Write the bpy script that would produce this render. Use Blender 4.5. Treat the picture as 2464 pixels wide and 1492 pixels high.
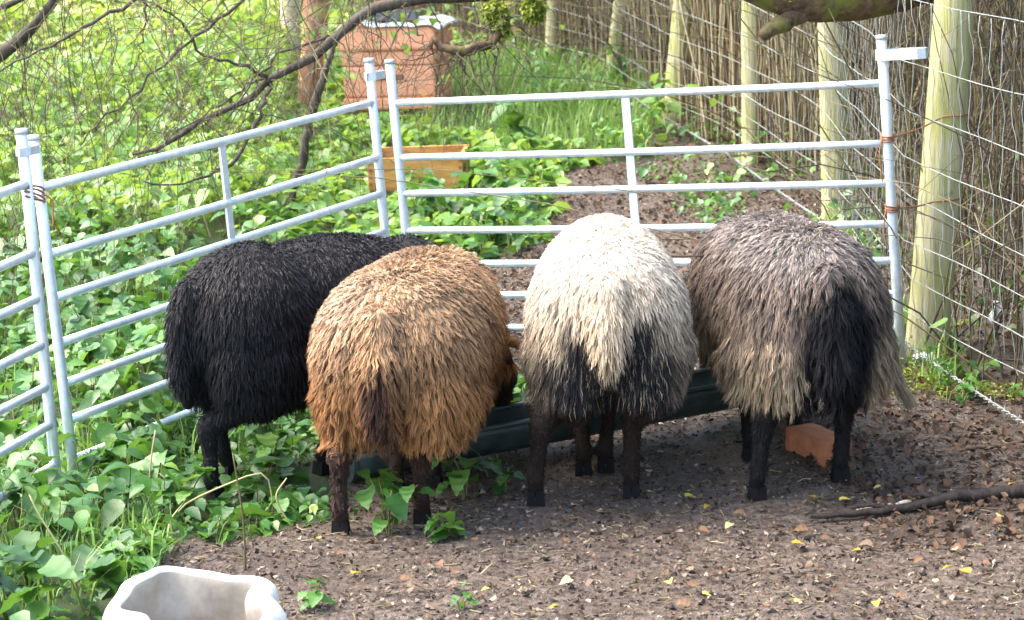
import bpy, bmesh, math, random
import numpy as np
from mathutils import Vector, Matrix
from mathutils.kdtree import KDTree
for o in list(bpy.data.objects): bpy.data.objects.remove(o)
scene = bpy.context.scene
C = scene.collection

# ------------------------------------------------------------------ camera, sky, sun, exposure
IW, IH = 2464.0, 1492.0                 # pixel frame in which the photograph was measured
FPX, PITCH, ROLL, CAMH = 5972.0, 0.197, -0.0401, 1.904
_fwd = np.array([0, math.cos(PITCH), -math.sin(PITCH)]); _rt = np.array([1.0, 0, 0]); _up = np.cross(_rt, _fwd)
CR = _rt*math.cos(ROLL) + _up*math.sin(ROLL)
CU = -_rt*math.sin(ROLL) + _up*math.cos(ROLL)
CF = _fwd
CP = np.array([0, 0, CAMH])
cd = bpy.data.cameras.new('camera'); cam = bpy.data.objects.new('camera', cd); C.objects.link(cam)
cd.sensor_fit = 'HORIZONTAL'; cd.sensor_width = 36.0; cd.lens = 36.0*FPX/IW
cd.clip_start = 0.1; cd.clip_end = 1000
cam.matrix_world = Matrix(((CR[0], CU[0], -CF[0], CP[0]), (CR[1], CU[1], -CF[1], CP[1]), (CR[2], CU[2], -CF[2], CP[2]), (0, 0, 0, 1)))
cd.dof.use_dof = True; cd.dof.focus_distance = 7.0; cd.dof.aperture_fstop = 9.0
scene.camera = cam

SUN_AZ, SUN_EL = math.radians(-80), math.radians(56)      # azimuth from +Y, negative = left
w = bpy.data.worlds.new('World'); scene.world = w; w.use_nodes = True
wn = w.node_tree.nodes; wl = w.node_tree.links
sky = wn.new('ShaderNodeTexSky'); sky.sky_type = 'NISHITA'; sky.sun_disc = False
sky.sun_elevation = SUN_EL; sky.sun_rotation = SUN_AZ; sky.air_density = 1.0; sky.dust_density = 3.5; sky.ozone_density = 0.6
bg = wn['Background']; wl.new(sky.outputs[0], bg.inputs[0]); bg.inputs[1].default_value = 0.15
sl = bpy.data.lights.new('sun', 'SUN'); sl.energy = 1.0; sl.angle = math.radians(55); sl.color = (1.0, 0.95, 0.86)
so = bpy.data.objects.new('sun', sl); C.objects.link(so)
sd = Vector((math.sin(SUN_AZ)*math.cos(SUN_EL), math.cos(SUN_AZ)*math.cos(SUN_EL), math.sin(SUN_EL)))
so.rotation_euler = sd.to_track_quat('Z', 'Y').to_euler(); so.location = (-5, 8, 12)
scene.view_settings.view_transform = 'Standard'; scene.view_settings.look = 'None'
scene.view_settings.exposure = 2.85; scene.view_settings.gamma = 1.0
scene.view_settings.use_curve_mapping = False
scene.render.engine = 'CYCLES'
scene.cycles.use_denoising = True
scene.cycles.max_bounces = 6; scene.cycles.transparent_max_bounces = 4

rng = np.random.default_rng(11); random.seed(11)

# ------------------------------------------------------------------ geometry helpers
def to_px(P):
    v = np.atleast_2d(P) - CP; z = np.maximum(v@CF, 0.05)
    return np.stack([IW/2 + FPX*(v@CR)/z, IH/2 - FPX*(v@CU)/z], -1)
def ray(px, py): return CF + CR*(px - IW/2)/FPX - CU*(py - IH/2)/FPX
def at_depth(px, py, Y):                        # the point on that sight line at distance y = Y
    d = ray(px, py); return CP + d*(Y/d[1])

def hash2(ix, iy, s):
    n = (ix.astype(np.int64)*374761393 + iy.astype(np.int64)*668265263 + s*1274126177) & 0x7fffffff
    n = ((n ^ (n >> 13))*1274126177) & 0x7fffffff
    return ((n ^ (n >> 16)) & 0xffff)/65535.0
def vnoise(x, y, s=0):
    x = np.asarray(x, float); y = np.asarray(y, float)
    ix, iy = np.floor(x), np.floor(y); fx, fy = x - ix, y - iy
    fx = fx*fx*(3 - 2*fx); fy = fy*fy*(3 - 2*fy)
    a = hash2(ix, iy, s); b = hash2(ix+1, iy, s); c = hash2(ix, iy+1, s); d = hash2(ix+1, iy+1, s)
    return (a*(1-fx) + b*fx)*(1-fy) + (c*(1-fx) + d*fx)*fy - 0.5
def sstep(x): x = np.clip(x, 0, 1); return x*x*(3 - 2*x)
FY = np.array([3.0, 5.0, 7.5, 8.47, 11.05, 12.5, 13.8, 15.2, 16.0, 18.0, 22.0, 40])
FX = np.array([2.4, 1.95, 1.58, 1.44, 1.47, 1.24, 0.93, 0.66, 0.35, -0.6, -3.0, -14.0])
def fence_x(y): return np.interp(y, FY, FX)
def terrain(x, y):
    x = np.asarray(x, float); y = np.asarray(y, float)
    t = (y - 10.0); rise = 0.05*0.5*(t + np.sqrt(t*t + 0.6))
    t2 = y - 18.0; rise = rise + 0.06*0.5*(t2 + np.sqrt(t2*t2 + 1.0)) - 0.0
    rise = np.where(y > 60, 0.05*50 + 0.06*42 + (y - 60)*0.02, rise)
    bank = 0.28*sstep((x - fence_x(np.clip(y, 3, 40)) - 0.1)/1.6)
    bump = 0.055*sstep((x - 0.6)/0.7)*np.exp(-((y - 8.1)/1.1)**2)
    n = 0.05*vnoise(x*1.3, y*1.3, 1) + 0.03*vnoise(x*4, y*4, 2) + 0.024*vnoise(x*11, y*11, 3) + 0.012*vnoise(x*26, y*26, 4)
    return rise + bank + bump + n*np.where(np.abs(y - 9) < 16, 0.7, 0.4)
def ground_at(px, py):                          # where that sight line meets the ground
    d = ray(px, py); d = d/d[1]; ys = np.linspace(3.5, 45, 2400)
    z = CP[2] + d[2]*ys; h = terrain(d[0]*ys, ys)
    i = int(np.argmax(z < h)); y = ys[i] if z[i] < h[i] else 45.0
    return np.array([d[0]*y, y, float(terrain(d[0]*y, y))])

def link(o, parent=None):
    C.objects.link(o)
    if parent is not None: o.parent = parent
    return o
def tag(o, label=None, cat=None, group=None, kind=None):
    if label: o['label'] = label
    if cat: o['category'] = cat
    if group: o['group'] = group
    if kind: o['kind'] = kind
    return o
def empty(name, loc=(0, 0, 0)):
    o = bpy.data.objects.new(name, None); o.location = loc; o.empty_display_size = 0.1; return link(o)
def mesh_of(V, faces, smooth=True, attrs=None, name='mesh'):
    """V (n,3); faces: list of int arrays (m,k)"""
    me = bpy.data.meshes.new(name)
    V = np.asarray(V, np.float32); faces = [np.asarray(f, np.int32) for f in faces if len(f)]
    nl = sum(f.size for f in faces); npoly = sum(len(f) for f in faces)
    me.vertices.add(len(V)); me.vertices.foreach_set('co', V.ravel())
    me.loops.add(nl); me.loops.foreach_set('vertex_index', np.concatenate([f.ravel() for f in faces]))
    me.polygons.add(npoly)
    tot = np.concatenate([np.full(len(f), f.shape[1], np.int32) for f in faces])
    st = np.concatenate([[0], np.cumsum(tot)[:-1]]).astype(np.int32)
    me.polygons.foreach_set('loop_start', st); me.polygons.foreach_set('loop_total', tot)
    me.polygons.foreach_set('use_smooth', np.full(npoly, smooth, bool))
    for k, a in (attrs or {}).items():
        a = np.asarray(a, np.float32)
        if a.ndim == 1:
            at = me.attributes.new(k, 'FLOAT', 'POINT'); at.data.foreach_set('value', a)
        else:
            if a.shape[1] == 3: a = np.concatenate([a, np.ones((len(a), 1), np.float32)], 1)
            at = me.attributes.new(k, 'FLOAT_COLOR', 'POINT'); at.data.foreach_set('color', a.ravel())
    me.update(calc_edges=True); me.validate(); return me
def obj(name, me, mat, parent=None):
    o = bpy.data.objects.new(name, me)
    if mat is not None and not me.materials: me.materials.append(mat)
    return link(o, parent)
class Mix:                                       # collects shapes into one mesh
    def __init__(s): s.V = []; s.F = {}; s.n = 0; s.A = []
    def add(s, V, faces, rnd=0.5):
        V = np.asarray(V, float); s.V.append(V)
        for f in faces:
            f = np.asarray(f)
            if len(f): s.F.setdefault(f.shape[1], []).append(f + s.n)
        s.n += len(V); s.A.append(np.broadcast_to(np.asarray(rnd, float), (len(V),)))
        return s
    def mesh(s, smooth=True): return mesh_of(np.concatenate(s.V), [np.concatenate(f) for f in s.F.values()], smooth, {'rnd': np.concatenate(s.A)})
    def build(s, name, mat, parent=None, smooth=True): return obj(name, s.mesh(smooth), mat, parent)
def tubes(P, R, sides=5, cap=True):
    """P (M,K,3), R (M,K): M tapered tubes"""
    P = np.asarray(P, float); R = np.asarray(R, float); M, K, _ = P.shape
    T = np.gradient(P, axis=1); T /= np.linalg.norm(T, axis=2, keepdims=True) + 1e-9
    m = T.mean(1); ref = np.where((np.abs(m[:, 2]) > 0.8*np.linalg.norm(m, axis=1))[:, None], np.array([1.0, 0.13, 0]), np.array([0.1, 0.05, 1.0]))
    A = np.cross(T, ref[:, None, :]); A /= np.linalg.norm(A, axis=2, keepdims=True) + 1e-9
    B = np.cross(T, A)
    th = np.arange(sides)*2*math.pi/sides
    V = P[:, :, None, :] + R[:, :, None, None]*(A[:, :, None, :]*np.cos(th)[None, None, :, None] + B[:, :, None, :]*np.sin(th)[None, None, :, None])
    idx = np.arange(M*K*sides).reshape(M, K, sides)
    a = idx[:, :-1, :]; b = idx[:, 1:, :]
    q = np.stack([a, np.roll(a, -1, 2), np.roll(b, -1, 2), b], -1).reshape(-1, 4)
    F = [q]
    if cap: F += [idx[:, 0, ::-1].reshape(M, sides), idx[:, -1, :].reshape(M, sides)]
    return V.reshape(-1, 3), F
def tube(pts, rad, sides=8): 
    pts = np.asarray(pts, float); rad = np.broadcast_to(np.asarray(rad, float), (len(pts),))
    return tubes(pts[None], rad[None], sides)
def smooth_path(pts, n=24):
    pts = np.asarray(pts, float); t = np.concatenate([[0], np.cumsum(np.linalg.norm(np.diff(pts[:, :3], axis=0), axis=1))])
    q = np.concatenate([[2*pts[0] - pts[1]], pts, [2*pts[-1] - pts[-2]]]); out = []
    for s in np.linspace(0, t[-1], n):
        i = min(max(np.searchsorted(t, s) - 1, 0), len(pts) - 2); u = (s - t[i])/max(t[i+1] - t[i], 1e-9)
        p0, p1, p2, p3 = q[i:i+4]
        out.append(0.5*((2*p1) + (-p0 + p2)*u + (2*p0 - 5*p1 + 4*p2 - p3)*u*u + (-p0 + 3*p1 - 3*p2 + p3)*u**3))
    return np.array(out)
def bm_mesh(bm, smooth=False):
    me = bpy.data.meshes.new('mesh'); bm.to_mesh(me); bm.free()
    for p in me.polygons: p.use_smooth = smooth
    return me
def box_mesh(sx, sy, sz, bevel=0.0, seg=2, taper=1.0, jitter=0.0, z0=0.0):
    bm = bmesh.new(); bmesh.ops.create_cube(bm, size=1)
    for v in bm.verts:
        k = taper if v.co.z > 0 else 1.0
        v.co = Vector((v.co.x*sx*k, v.co.y*sy*k, (v.co.z + 0.5)*sz + z0))
    if bevel: bmesh.ops.bevel(bm, geom=list(bm.edges), offset=bevel, segments=seg, affect='EDGES', profile=0.6)
    if jitter:
        for v in bm.verts: v.co += Vector((random.uniform(-1, 1), random.uniform(-1, 1), random.uniform(-1, 1)))*jitter
    return bm_mesh(bm)

# ------------------------------------------------------------------ materials
class Mat:
    def __init__(s, name, rough=0.6, spec=0.4, metal=0.0):
        s.m = bpy.data.materials.new(name); s.m.use_nodes = True; s.n = s.m.node_tree.nodes; s.l = s.m.node_tree.links
        s.b = s.n['Principled BSDF']; s.b.inputs['Roughness'].default_value = rough
        s.b.inputs['Specular IOR Level'].default_value = spec; s.b.inputs['Metallic'].default_value = metal
    def node(s, t, **kw):
        n = s.n.new(t)
        for k, v in kw.items():
            if k in n.inputs: n.inputs[k].default_value = v
            else: setattr(n, k, v)
        return n
    def coords(s, scale=(1, 1, 1), obj=True):
        tc = s.n.new('ShaderNodeTexCoord'); mp = s.n.new('ShaderNodeMapping'); mp.inputs['Scale'].default_value = scale
        s.l.new(tc.outputs['Object' if obj else 'Generated'], mp.inputs[0]); return mp.outputs[0]
    def noise(s, scale, detail=4, rough=0.6, vec=None):
        n = s.node('ShaderNodeTexNoise', Scale=scale, Detail=detail, Roughness=rough)
        s.l.new(vec if vec is not None else s.coords(), n.inputs['Vector']); return n.outputs['Fac']
    def attr(s, name, out='Fac'):
        a = s.n.new('ShaderNodeAttribute'); a.attribute_name = name; return a.outputs[out]
    def ramp(s, fac, stops):
        r = s.n.new('ShaderNodeValToRGB'); e = r.color_ramp.elements
        while len(e) < len(stops): e.new(0.5)
        for el, (p, c) in zip(e, stops): el.position = p; el.color = (*c, 1)
        s.l.new(fac, r.inputs[0]); return r.outputs[0]
    def mix(s, fac, a, b, mode='MIX'):
        n = s.n.new('ShaderNodeMix'); n.data_type = 'RGBA'; n.blend_type = mode
        for k, v in ((0, fac), (6, a), (7, b)):
            if hasattr(v, 'is_linked') or hasattr(v, 'links'): s.l.new(v, n.inputs[k])
            else: n.inputs[k].default_value = v if k == 0 else (*v, 1)
        return n.outputs[2]
    def math(s, op, a, b=0.0):
        n = s.n.new('ShaderNodeMath'); n.operation = op
        for k, v in ((0, a), (1, b)):
            if hasattr(v, 'links'): s.l.new(v, n.inputs[k])
            else: n.inputs[k].default_value = v
        return n.outputs[0]
    def color(s, c):
        if hasattr(c, 'links'): s.l.new(c, s.b.inputs['Base Color'])
        else: s.b.inputs['Base Color'].default_value = (*c, 1)
        return s
    def rough(s, v): s.l.new(v, s.b.inputs['Roughness']); return s
    def bump(s, h, strength=0.4, dist=0.01):
        n = s.node('ShaderNodeBump', Strength=strength, Distance=dist); s.l.new(h, n.inputs['Height']); s.l.new(n.outputs[0], s.b.inputs['Normal']); return s
    def translucent(s, col, fac):
        t = s.n.new('ShaderNodeBsdfTranslucent'); mx = s.n.new('ShaderNodeMixShader'); mx.inputs[0].default_value = fac
        if hasattr(col, 'links'): s.l.new(col, t.inputs[0])
        else: t.inputs[0].default_value = (*col, 1)
        s.l.new(s.b.outputs[0], mx.inputs[1]); s.l.new(t.outputs[0], mx.inputs[2]); s.l.new(mx.outputs[0], s.n['Material Output'].inputs[0]); return s

def leaf_mat(name, stops, rough=0.38, tl=0.35, tcol=(0.16, 0.30, 0.03), spec=0.5):
    m = Mat(name, rough, spec); r = m.attr('rnd'); c = m.ramp(r, stops)
    v = m.ramp(m.noise(55, 3), [(0.3, (0.75, 0.75, 0.75)), (0.7, (1.15, 1.15, 1.15))])
    c2 = m.mix(1.0, c, v, 'MULTIPLY'); m.color(c2); m.translucent(m.mix(0.5, c2, tcol), tl); m.bump(m.noise(90, 2), 0.25, 0.003); return m.m
M = {}
M['weed'] = leaf_mat('weed_leaf', [(0, (0.028, 0.085, 0.014)), (0.45, (0.055, 0.165, 0.028)), (0.8, (0.10, 0.24, 0.035)), (1, (0.20, 0.30, 0.06))])
M['bright'] = leaf_mat('bright_leaf', [(0, (0.08, 0.19, 0.03)), (0.4, (0.15, 0.31, 0.05)), (0.8, (0.27, 0.42, 0.07)), (1, (0.46, 0.47, 0.12))], 0.4, 0.45, (0.35, 0.45, 0.05))
M['hedge_leaf'] = leaf_mat('hedge_leaf', [(0, (0.03, 0.07, 0.018)), (0.6, (0.06, 0.13, 0.028)), (1, (0.17, 0.20, 0.05))])
M['grass'] = leaf_mat('grass_blade', [(0, (0.09, 0.19, 0.03)), (0.5, (0.17, 0.33, 0.05)), (1, (0.34, 0.44, 0.11))], 0.5, 0.35)
M['litter'] = leaf_mat('dead_leaf', [(0, (0.018, 0.013, 0.010)), (0.3, (0.05, 0.030, 0.018)), (0.6, (0.095, 0.055, 0.034)), (0.85, (0.155, 0.088, 0.048)), (0.955, (0.17, 0.125, 0.085)), (1, (0.32, 0.25, 0.16))], 0.75, 0.1, (0.2, 0.1, 0.03), 0.2)
M['yellow'] = leaf_mat('yellow_leaf', [(0, (0.30, 0.18, 0.02)), (0.5, (0.45, 0.38, 0.04)), (1, (0.55, 0.50, 0.20))], 0.4, 0.25, (0.5, 0.4, 0.05))
m = Mat('straw', 0.55); m.color(m.ramp(m.attr('rnd'), [(0, (0.07, 0.05, 0.02)), (0.5, (0.16, 0.17, 0.045)), (1, (0.42, 0.34, 0.16))])); M['straw'] = m.m
m = Mat('twig', 0.6); m.color(m.ramp(m.attr('rnd'), [(0, (0.025, 0.017, 0.012)), (0.35, (0.08, 0.055, 0.028)), (0.6, (0.12, 0.095, 0.038)), (0.85, (0.18, 0.155, 0.06)), (1, (0.28, 0.22, 0.13))])); M['twig'] = m.m
m = Mat('thicket_stem', 0.6); m.color(m.ramp(m.attr('rnd'), [(0, (0.06, 0.04, 0.025)), (0.35, (0.18, 0.13, 0.065)), (0.65, (0.34, 0.27, 0.13)), (1, (0.56, 0.47, 0.29))])); M['pale_stem'] = m.m

def bark(name, c0, c1, moss=0.0, mosscol=(0.12, 0.15, 0.025), sc=(1, 1, 0.25)):
    m = Mat(name, 0.8, 0.25); v = m.coords(sc); n = m.noise(38, 6, 0.7, v)
    c = m.ramp(n, [(0.3, c0), (0.68, c1)])
    if moss:
        g = m.ramp(m.noise(9, 5, 0.65), [(0.62 - moss*0.45, (0, 0, 0)), (0.72 - moss*0.35, (1, 1, 1))]); c = m.mix(g, c, mosscol)
    m.color(c); m.bump(n, 0.7, 0.012); return m.m
M['bark'] = bark('branch_bark', (0.022, 0.016, 0.012), (0.10, 0.082, 0.06))
M['wetbark'] = bark('wet_dead_bark', (0.008, 0.006, 0.005), (0.045, 0.034, 0.026))
M['mossy'] = bark('mossy_bark', (0.025, 0.016, 0.010), (0.16, 0.10, 0.055), 0.25, (0.13, 0.14, 0.025), (1, 1, 1))
M['redbark'] = bark('reddish_bark', (0.12, 0.05, 0.03), (0.44, 0.22, 0.14), 0.22, (0.46, 0.36, 0.12))
M['palebark'] = bark('pale_bark', (0.34, 0.24, 0.15), (0.72, 0.66, 0.52), 0.2, (0.45, 0.42, 0.14))
M['moss'] = leaf_mat('moss_tuft', [(0, (0.06, 0.10, 0.01)), (0.5, (0.15, 0.20, 0.02)), (1, (0.34, 0.38, 0.05))], 0.8, 0.3, (0.4, 0.45, 0.03))
m = Mat('fence_post_wood', 0.75, 0.25); v = m.coords((1, 1, 0.06)); n = m.noise(60, 6, 0.65, v)
c = m.ramp(n, [(0.30, (0.13, 0.11, 0.055)), (0.42, (0.33, 0.30, 0.155)), (0.7, (0.50, 0.46, 0.29))])
g = m.ramp(m.noise(5, 4, 0.6), [(0.42, (0, 0, 0)), (0.62, (1, 1, 1))]); c = m.mix(m.math('MULTIPLY', g, 0.65), c, (0.30, 0.31, 0.07))
k = m.ramp(m.noise(14, 2, 0.5), [(0.66, (0, 0, 0)), (0.75, (1, 1, 1))]); c = m.mix(m.math('MULTIPLY', k, 0.5), c, (0.10, 0.09, 0.06))
m.color(c); m.bump(n, 1.0, 0.012); M['post'] = m.m
def galv(name, c0, c1, rough=0.33, metal=0.75):
    m = Mat(name, rough, 0.5, metal); n = m.noise(22, 5, 0.7); m.color(m.ramp(n, [(0.3, c0), (0.7, c1)])); m.rough(m.ramp(m.noise(60, 3), [(0.3, (rough*0.8,)*3), (0.7, (rough*1.5,)*3)])); return m.m
M['galv'] = galv('galvanised_steel', (0.50, 0.55, 0.575), (0.70, 0.745, 0.77), 0.42, 0.6)
M['wire'] = galv('fence_wire', (0.15, 0.17, 0.155), (0.34, 0.36, 0.33), 0.55, 0.3)
M['bracket'] = galv('bracket_steel', (0.40, 0.43, 0.45), (0.62, 0.66, 0.68), 0.5, 0.5)
M['twine'] = Mat('orange_twine', 0.7).color((0.27, 0.11, 0.055)).m
m = Mat('hive_plastic', 0.6, 0.3); n = m.noise(7, 5, 0.7); c = m.ramp(n, [(0.25, (0.68, 0.26, 0.135)), (0.7, (0.82, 0.39, 0.24))]); m.color(c); m.bump(m.noise(160, 2), 0.15, 0.004); M['hive'] = m.m
m = Mat('hive_box_wood', 0.6, 0.3); n = m.noise(16, 5, 0.65, m.coords((0.25, 1, 1.6))); m.color(m.ramp(n, [(0.3, (0.10, 0.05, 0.02)), (0.5, (0.40, 0.19, 0.045)), (0.75, (0.56, 0.32, 0.11))])); M['boxwood'] = m.m
m = Mat('grey_block', 0.85); n = m.noise(25, 5); m.color(m.ramp(n, [(0.3, (0.07, 0.07, 0.075)), (0.7, (0.17, 0.165, 0.17))])); m.bump(n, 0.5, 0.01); M['greyblock'] = m.m
def clay(name, a, b):
    m = Mat(name, 0.8, 0.25); n = m.noise(20, 5, 0.65); m.color(m.ramp(n, [(0.3, a), (0.7, b)])); m.bump(n, 0.4, 0.006); return m.m
M['brick'] = clay('orange_clay', (0.34, 0.115, 0.05), (0.54, 0.22, 0.11)); M['redbrick'] = clay('brown_clay', (0.13, 0.05, 0.03), (0.28, 0.12, 0.07))
m = Mat('white_plastic_sheet', 0.35, 0.5); n = m.noise(9, 4); m.color(m.ramp(n, [(0.2, (0.66, 0.66, 0.64)), (0.5, (0.82, 0.82, 0.80))])); M['sheet'] = m.m
m = Mat('white_sack', 0.42, 0.4); n = m.noise(8, 5, 0.7); k = m.ramp(m.noise(3.2, 5, 0.75), [(0.55, (0, 0, 0)), (0.75, (1, 1, 1))])
m.color(m.mix(m.math('MULTIPLY', k, 0.45), m.ramp(n, [(0.25, (0.50, 0.47, 0.41)), (0.5, (0.62, 0.60, 0.55))]), (0.32, 0.25, 0.15))); m.bump(m.noise(11, 6, 0.7, m.coords((1, 1, 0.5))), 0.6, 0.02); M['sack'] = m.m
m = Mat('shade_toned_sack_lining', 0.6, 0.3); m.color(m.ramp(m.noise(9, 5, 0.7), [(0.3, (0.20, 0.165, 0.12)), (0.65, (0.38, 0.34, 0.28))])); M['sack_in'] = m.m  # shade inside the sack mouth painted as a darker cream-grey
m = Mat('trough_plastic', 0.42, 0.4); n = m.noise(13, 5, 0.7); m.color(m.ramp(n, [(0.3, (0.02, 0.03, 0.028)), (0.75, (0.06, 0.082, 0.076))])); M['trough'] = m.m
M['hoof'] = Mat('hoof_horn', 0.9, 0.1).color((0.010, 0.009, 0.009)).m
def wool(name, rough=0.8, sheen=0.04):
    m = Mat(name, rough, 0.2); a = m.attr('col', 'Color')
    m.color(a)
    m.b.inputs['Sheen Weight'].default_value = sheen; m.b.inputs['Sheen Roughness'].default_value = 0.5
    m.translucent(a, 0.10); return m.m
M['wool'] = wool('wool'); M['blackwool'] = wool('black_wool', 0.55, 0.02)
m = Mat('sheep_skin', 0.8, 0.2); a = m.attr('col', 'Color'); v = m.ramp(m.noise(70, 4), [(0.3, (0.7, 0.7, 0.7)), (0.7, (1.2, 1.2, 1.2))]); m.color(m.mix(1.0, a, v, 'MULTIPLY')); m.bump(m.noise(180, 3), 0.3, 0.004); M['skin'] = m.m
# ground
m = Mat('soil', 0.7, 0.35)
n1 = m.noise(2.2, 6, 0.7); n2 = m.noise(48, 6, 0.78); n3 = m.noise(210, 3, 0.7)
c = m.ramp(n2, [(0.34, (0.014, 0.009, 0.006)), (0.45, (0.092, 0.067, 0.048)), (0.55, (0.20, 0.152, 0.116)), (0.68, (0.36, 0.29, 0.23))])
c = m.mix(m.math('MULTIPLY', m.ramp(n3, [(0.5, (0, 0, 0)), (0.66, (1, 1, 1))]), 0.55), c, (0.27, 0.215, 0.165))
c = m.mix(m.math('MULTIPLY', m.ramp(n1, [(0.42, (0, 0, 0)), (0.62, (1, 1, 1))]), 0.5), c, (0.075, 0.050, 0.034))
c = m.mix(m.attr('veg'), c, m.ramp(n2, [(0.3, (0.03, 0.045, 0.014)), (0.7, (0.10, 0.15, 0.04))]))
m.color(c); m.rough(m.ramp(n2, [(0.35, (0.45,)*3), (0.65, (0.85,)*3)]))
h = m.mix(0.5, n2, n3); m.bump(h, 1.0, 0.04); M['soil'] = m.m

# ------------------------------------------------------------------ zones on the ground (measured in the photograph, kept in world space through the ground)
BARE = [(250, 2400), (300, 1420), (420, 1320), (600, 1262), (780, 1205), (900, 1150), (1150, 1120), (1270, 1050), (1240, 880), (1080, 690), (1150, 640), (1330, 600), (1320, 480), (1430, 385), (1600, 362), (1800, 400), (1950, 500), (2180, 840), (2464, 960), (3600, 1350), (3600, 2400)]
GRASS = [(1010, 345), (1060, 240), (1100, 150), (1300, 135), (1560, 190), (1620, 270), (1520, 375), (1330, 385)]
def inside(poly, x, y):
    r = np.zeros(len(x), bool); n = len(poly)
    for i in range(n):
        x1, y1 = poly[i]; x2, y2 = poly[(i+1) % n]
        c = ((y1 > y) != (y2 > y)) & (x < (x2 - x1)*(y - y1)/((y2 - y1) if y2 != y1 else 1e-9) + x1); r ^= c
    return r
def bare_at(x, y, jit=1.0):
    p = to_px(np.stack([x, y, terrain(x, y)], -1)); s = 60*jit*np.clip(8/np.maximum(y, 3), 0.3, 1.5)
    return inside(BARE, p[:, 0] + s*2*vnoise(x*3, y*3, 21) + s*1.2*vnoise(x*9, y*9, 22), p[:, 1] + s*1.6*vnoise(x*3, y*3, 23))
def grass_at(x, y):
    p = to_px(np.stack([x, y, terrain(x, y)], -1)); return inside(GRASS, p[:, 0] + 50*vnoise(x*2, y*2, 31), p[:, 1] + 24*vnoise(x*2, y*2, 32))

# ------------------------------------------------------------------ ground sheet
def graded(lo, hi, step, far):
    a = np.arange(lo, hi, step); g = [step*1.5]
    while sum(g) < far: g.append(g[-1]*1.25)
    g = np.cumsum(g); return np.concatenate([lo - g[::-1], a, hi + g])
gx = graded(-3.4, 3.2, 0.045, 400); gy = graded(4.6, 19.0, 0.06, 450)
X, Y = np.meshgrid(gx, gy); Z = terrain(X, Y)
nx, ny = len(gx), len(gy); idx = np.arange(nx*ny).reshape(ny, nx)
quads = np.stack([idx[:-1, :-1], idx[:-1, 1:], idx[1:, 1:], idx[1:, :-1]], -1).reshape(-1, 4)
veg = (~bare_at(X.ravel(), np.maximum(Y.ravel(), 3.5))).astype(float)
fx = X.ravel() - fence_x(np.clip(Y.ravel(), 3, 40)); veg *= np.clip(1 - sstep((fx + 0.5)/0.5), 0.12, 1)
gr = obj('ground', mesh_of(np.stack([X, Y, Z], -1).reshape(-1, 3), [quads], True, {'veg': veg}), M['soil']); tag(gr, kind='structure')

# ------------------------------------------------------------------ hurdles
RZ = [0.9083, 0.7115, 0.5808, 0.4462, 0.3237, 0.2117, 0.0917]
def hurdle(pose, label, bracket=None):
    x, y, z, yaw, lean, tilt = pose; L = 1.83
    e = np.array([math.cos(yaw), math.sin(yaw), 0]); nn = np.array([-math.sin(yaw), math.cos(yaw), 0]); k = np.array([0, 0, 1.0])
    k1 = k*math.cos(lean) + nn*math.sin(lean); e2 = e*math.cos(tilt) + k1*math.sin(tilt); k2 = -e*math.sin(tilt) + k1*math.cos(tilt); n2 = np.cross(e2, k2)
    root = empty('sheep_hurdle', (x, y, z)); tag(root, label, 'hurdle', 'galvanised hurdles penning the sheep')
    P = lambda u, h, o=0.0: e2*u + k2*h + n2*o
    for u in (0, L):
        V, F = tube([P(u, -0.16), P(u, 0.3), P(u, 0.7), P(u, 1.058)], 0.0165, 10); Mix().add(V, F).build('post', M['galv'], root)
        V, F = tube([P(u, 1.05), P(u, 1.064)], 0.0185, 10); Mix().add(V, F).build('post_cap', M['bracket'], root)
    for i, h in enumerate(RZ):
        us = np.linspace(0.004, L - 0.004, 9); sag = -0.004*np.sin(us/L*math.pi)*(1 if i % 2 else 0.4)
        V, F = tube([P(u, h + s) for u, s in zip(us, sag)], 0.0132, 10); Mix().add(V, F).build('rail', M['galv'], root)
    pts = []                                   # flat stay bar on the far side of the rails
    hw, ht = 0.015, 0.004
    for h in (RZ[0], RZ[-1]):
        for a, b in ((-hw, -ht), (hw, -ht), (hw, ht), (-hw, ht)): pts.append(P(L*0.497 + a, h, b))
    Mix().add(pts, [[[0, 1, 5, 4], [1, 2, 6, 5], [2, 3, 7, 6], [3, 0, 4, 7], [3, 2, 1, 0], [4, 5, 6, 7]]]).build('stay_bar', M['galv'], root, False)
    if bracket:                                # loop of flat strip at the head of a post
        u0, du, h, ht = bracket; r = 0.02
        path = [P(u0, h, -r), P(u0 + du*0.85, h, -r), P(u0 + du, h, -r*0.5), P(u0 + du, h, r*0.5), P(u0 + du*0.85, h, r), P(u0, h, r), P(u0 - math.copysign(r, du), h, 0)]
        V = []; n = len(path)
        for p in path:
            for s in (-1, 1): V.append(p + k2*ht*s)
        F = [[2*i, 2*((i+1) % n), 2*((i+1) % n)+1, 2*i+1] for i in range(n)]
        b = Mix().add(V, [F]).build('bracket', M['bracket'], root, False)
        md = b.modifiers.new('thick', 'SOLIDIFY'); md.thickness = 0.004
    return root, P
hr, HP = hurdle((-0.3499, 8.8345, 0.0016, -0.4712, -0.0048, 0.0516), 'galvanised hurdle behind the feeding sheep, tied to the stock fence', (1.83, 0.145, 1.0, 0.017))
hl, LP = hurdle((-1.3169, 7.1424, -0.0136, 1.0586, 0.0406, 0.018), 'galvanised hurdle alongside the black sheep, running back to the pen corner', (1.83, 0.07, 1.0, 0.014))
hf, FP = hurdle((-1.868, 5.1642, 0.0127, 1.2705, 0.0186, 0.0113), 'galvanised hurdle cut off by the picture edge, tied by orange twine', (1.83, 0.06, 1.0, 0.012))
for nm, root, PP in (('a', hl, LP),):
    pass
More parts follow.
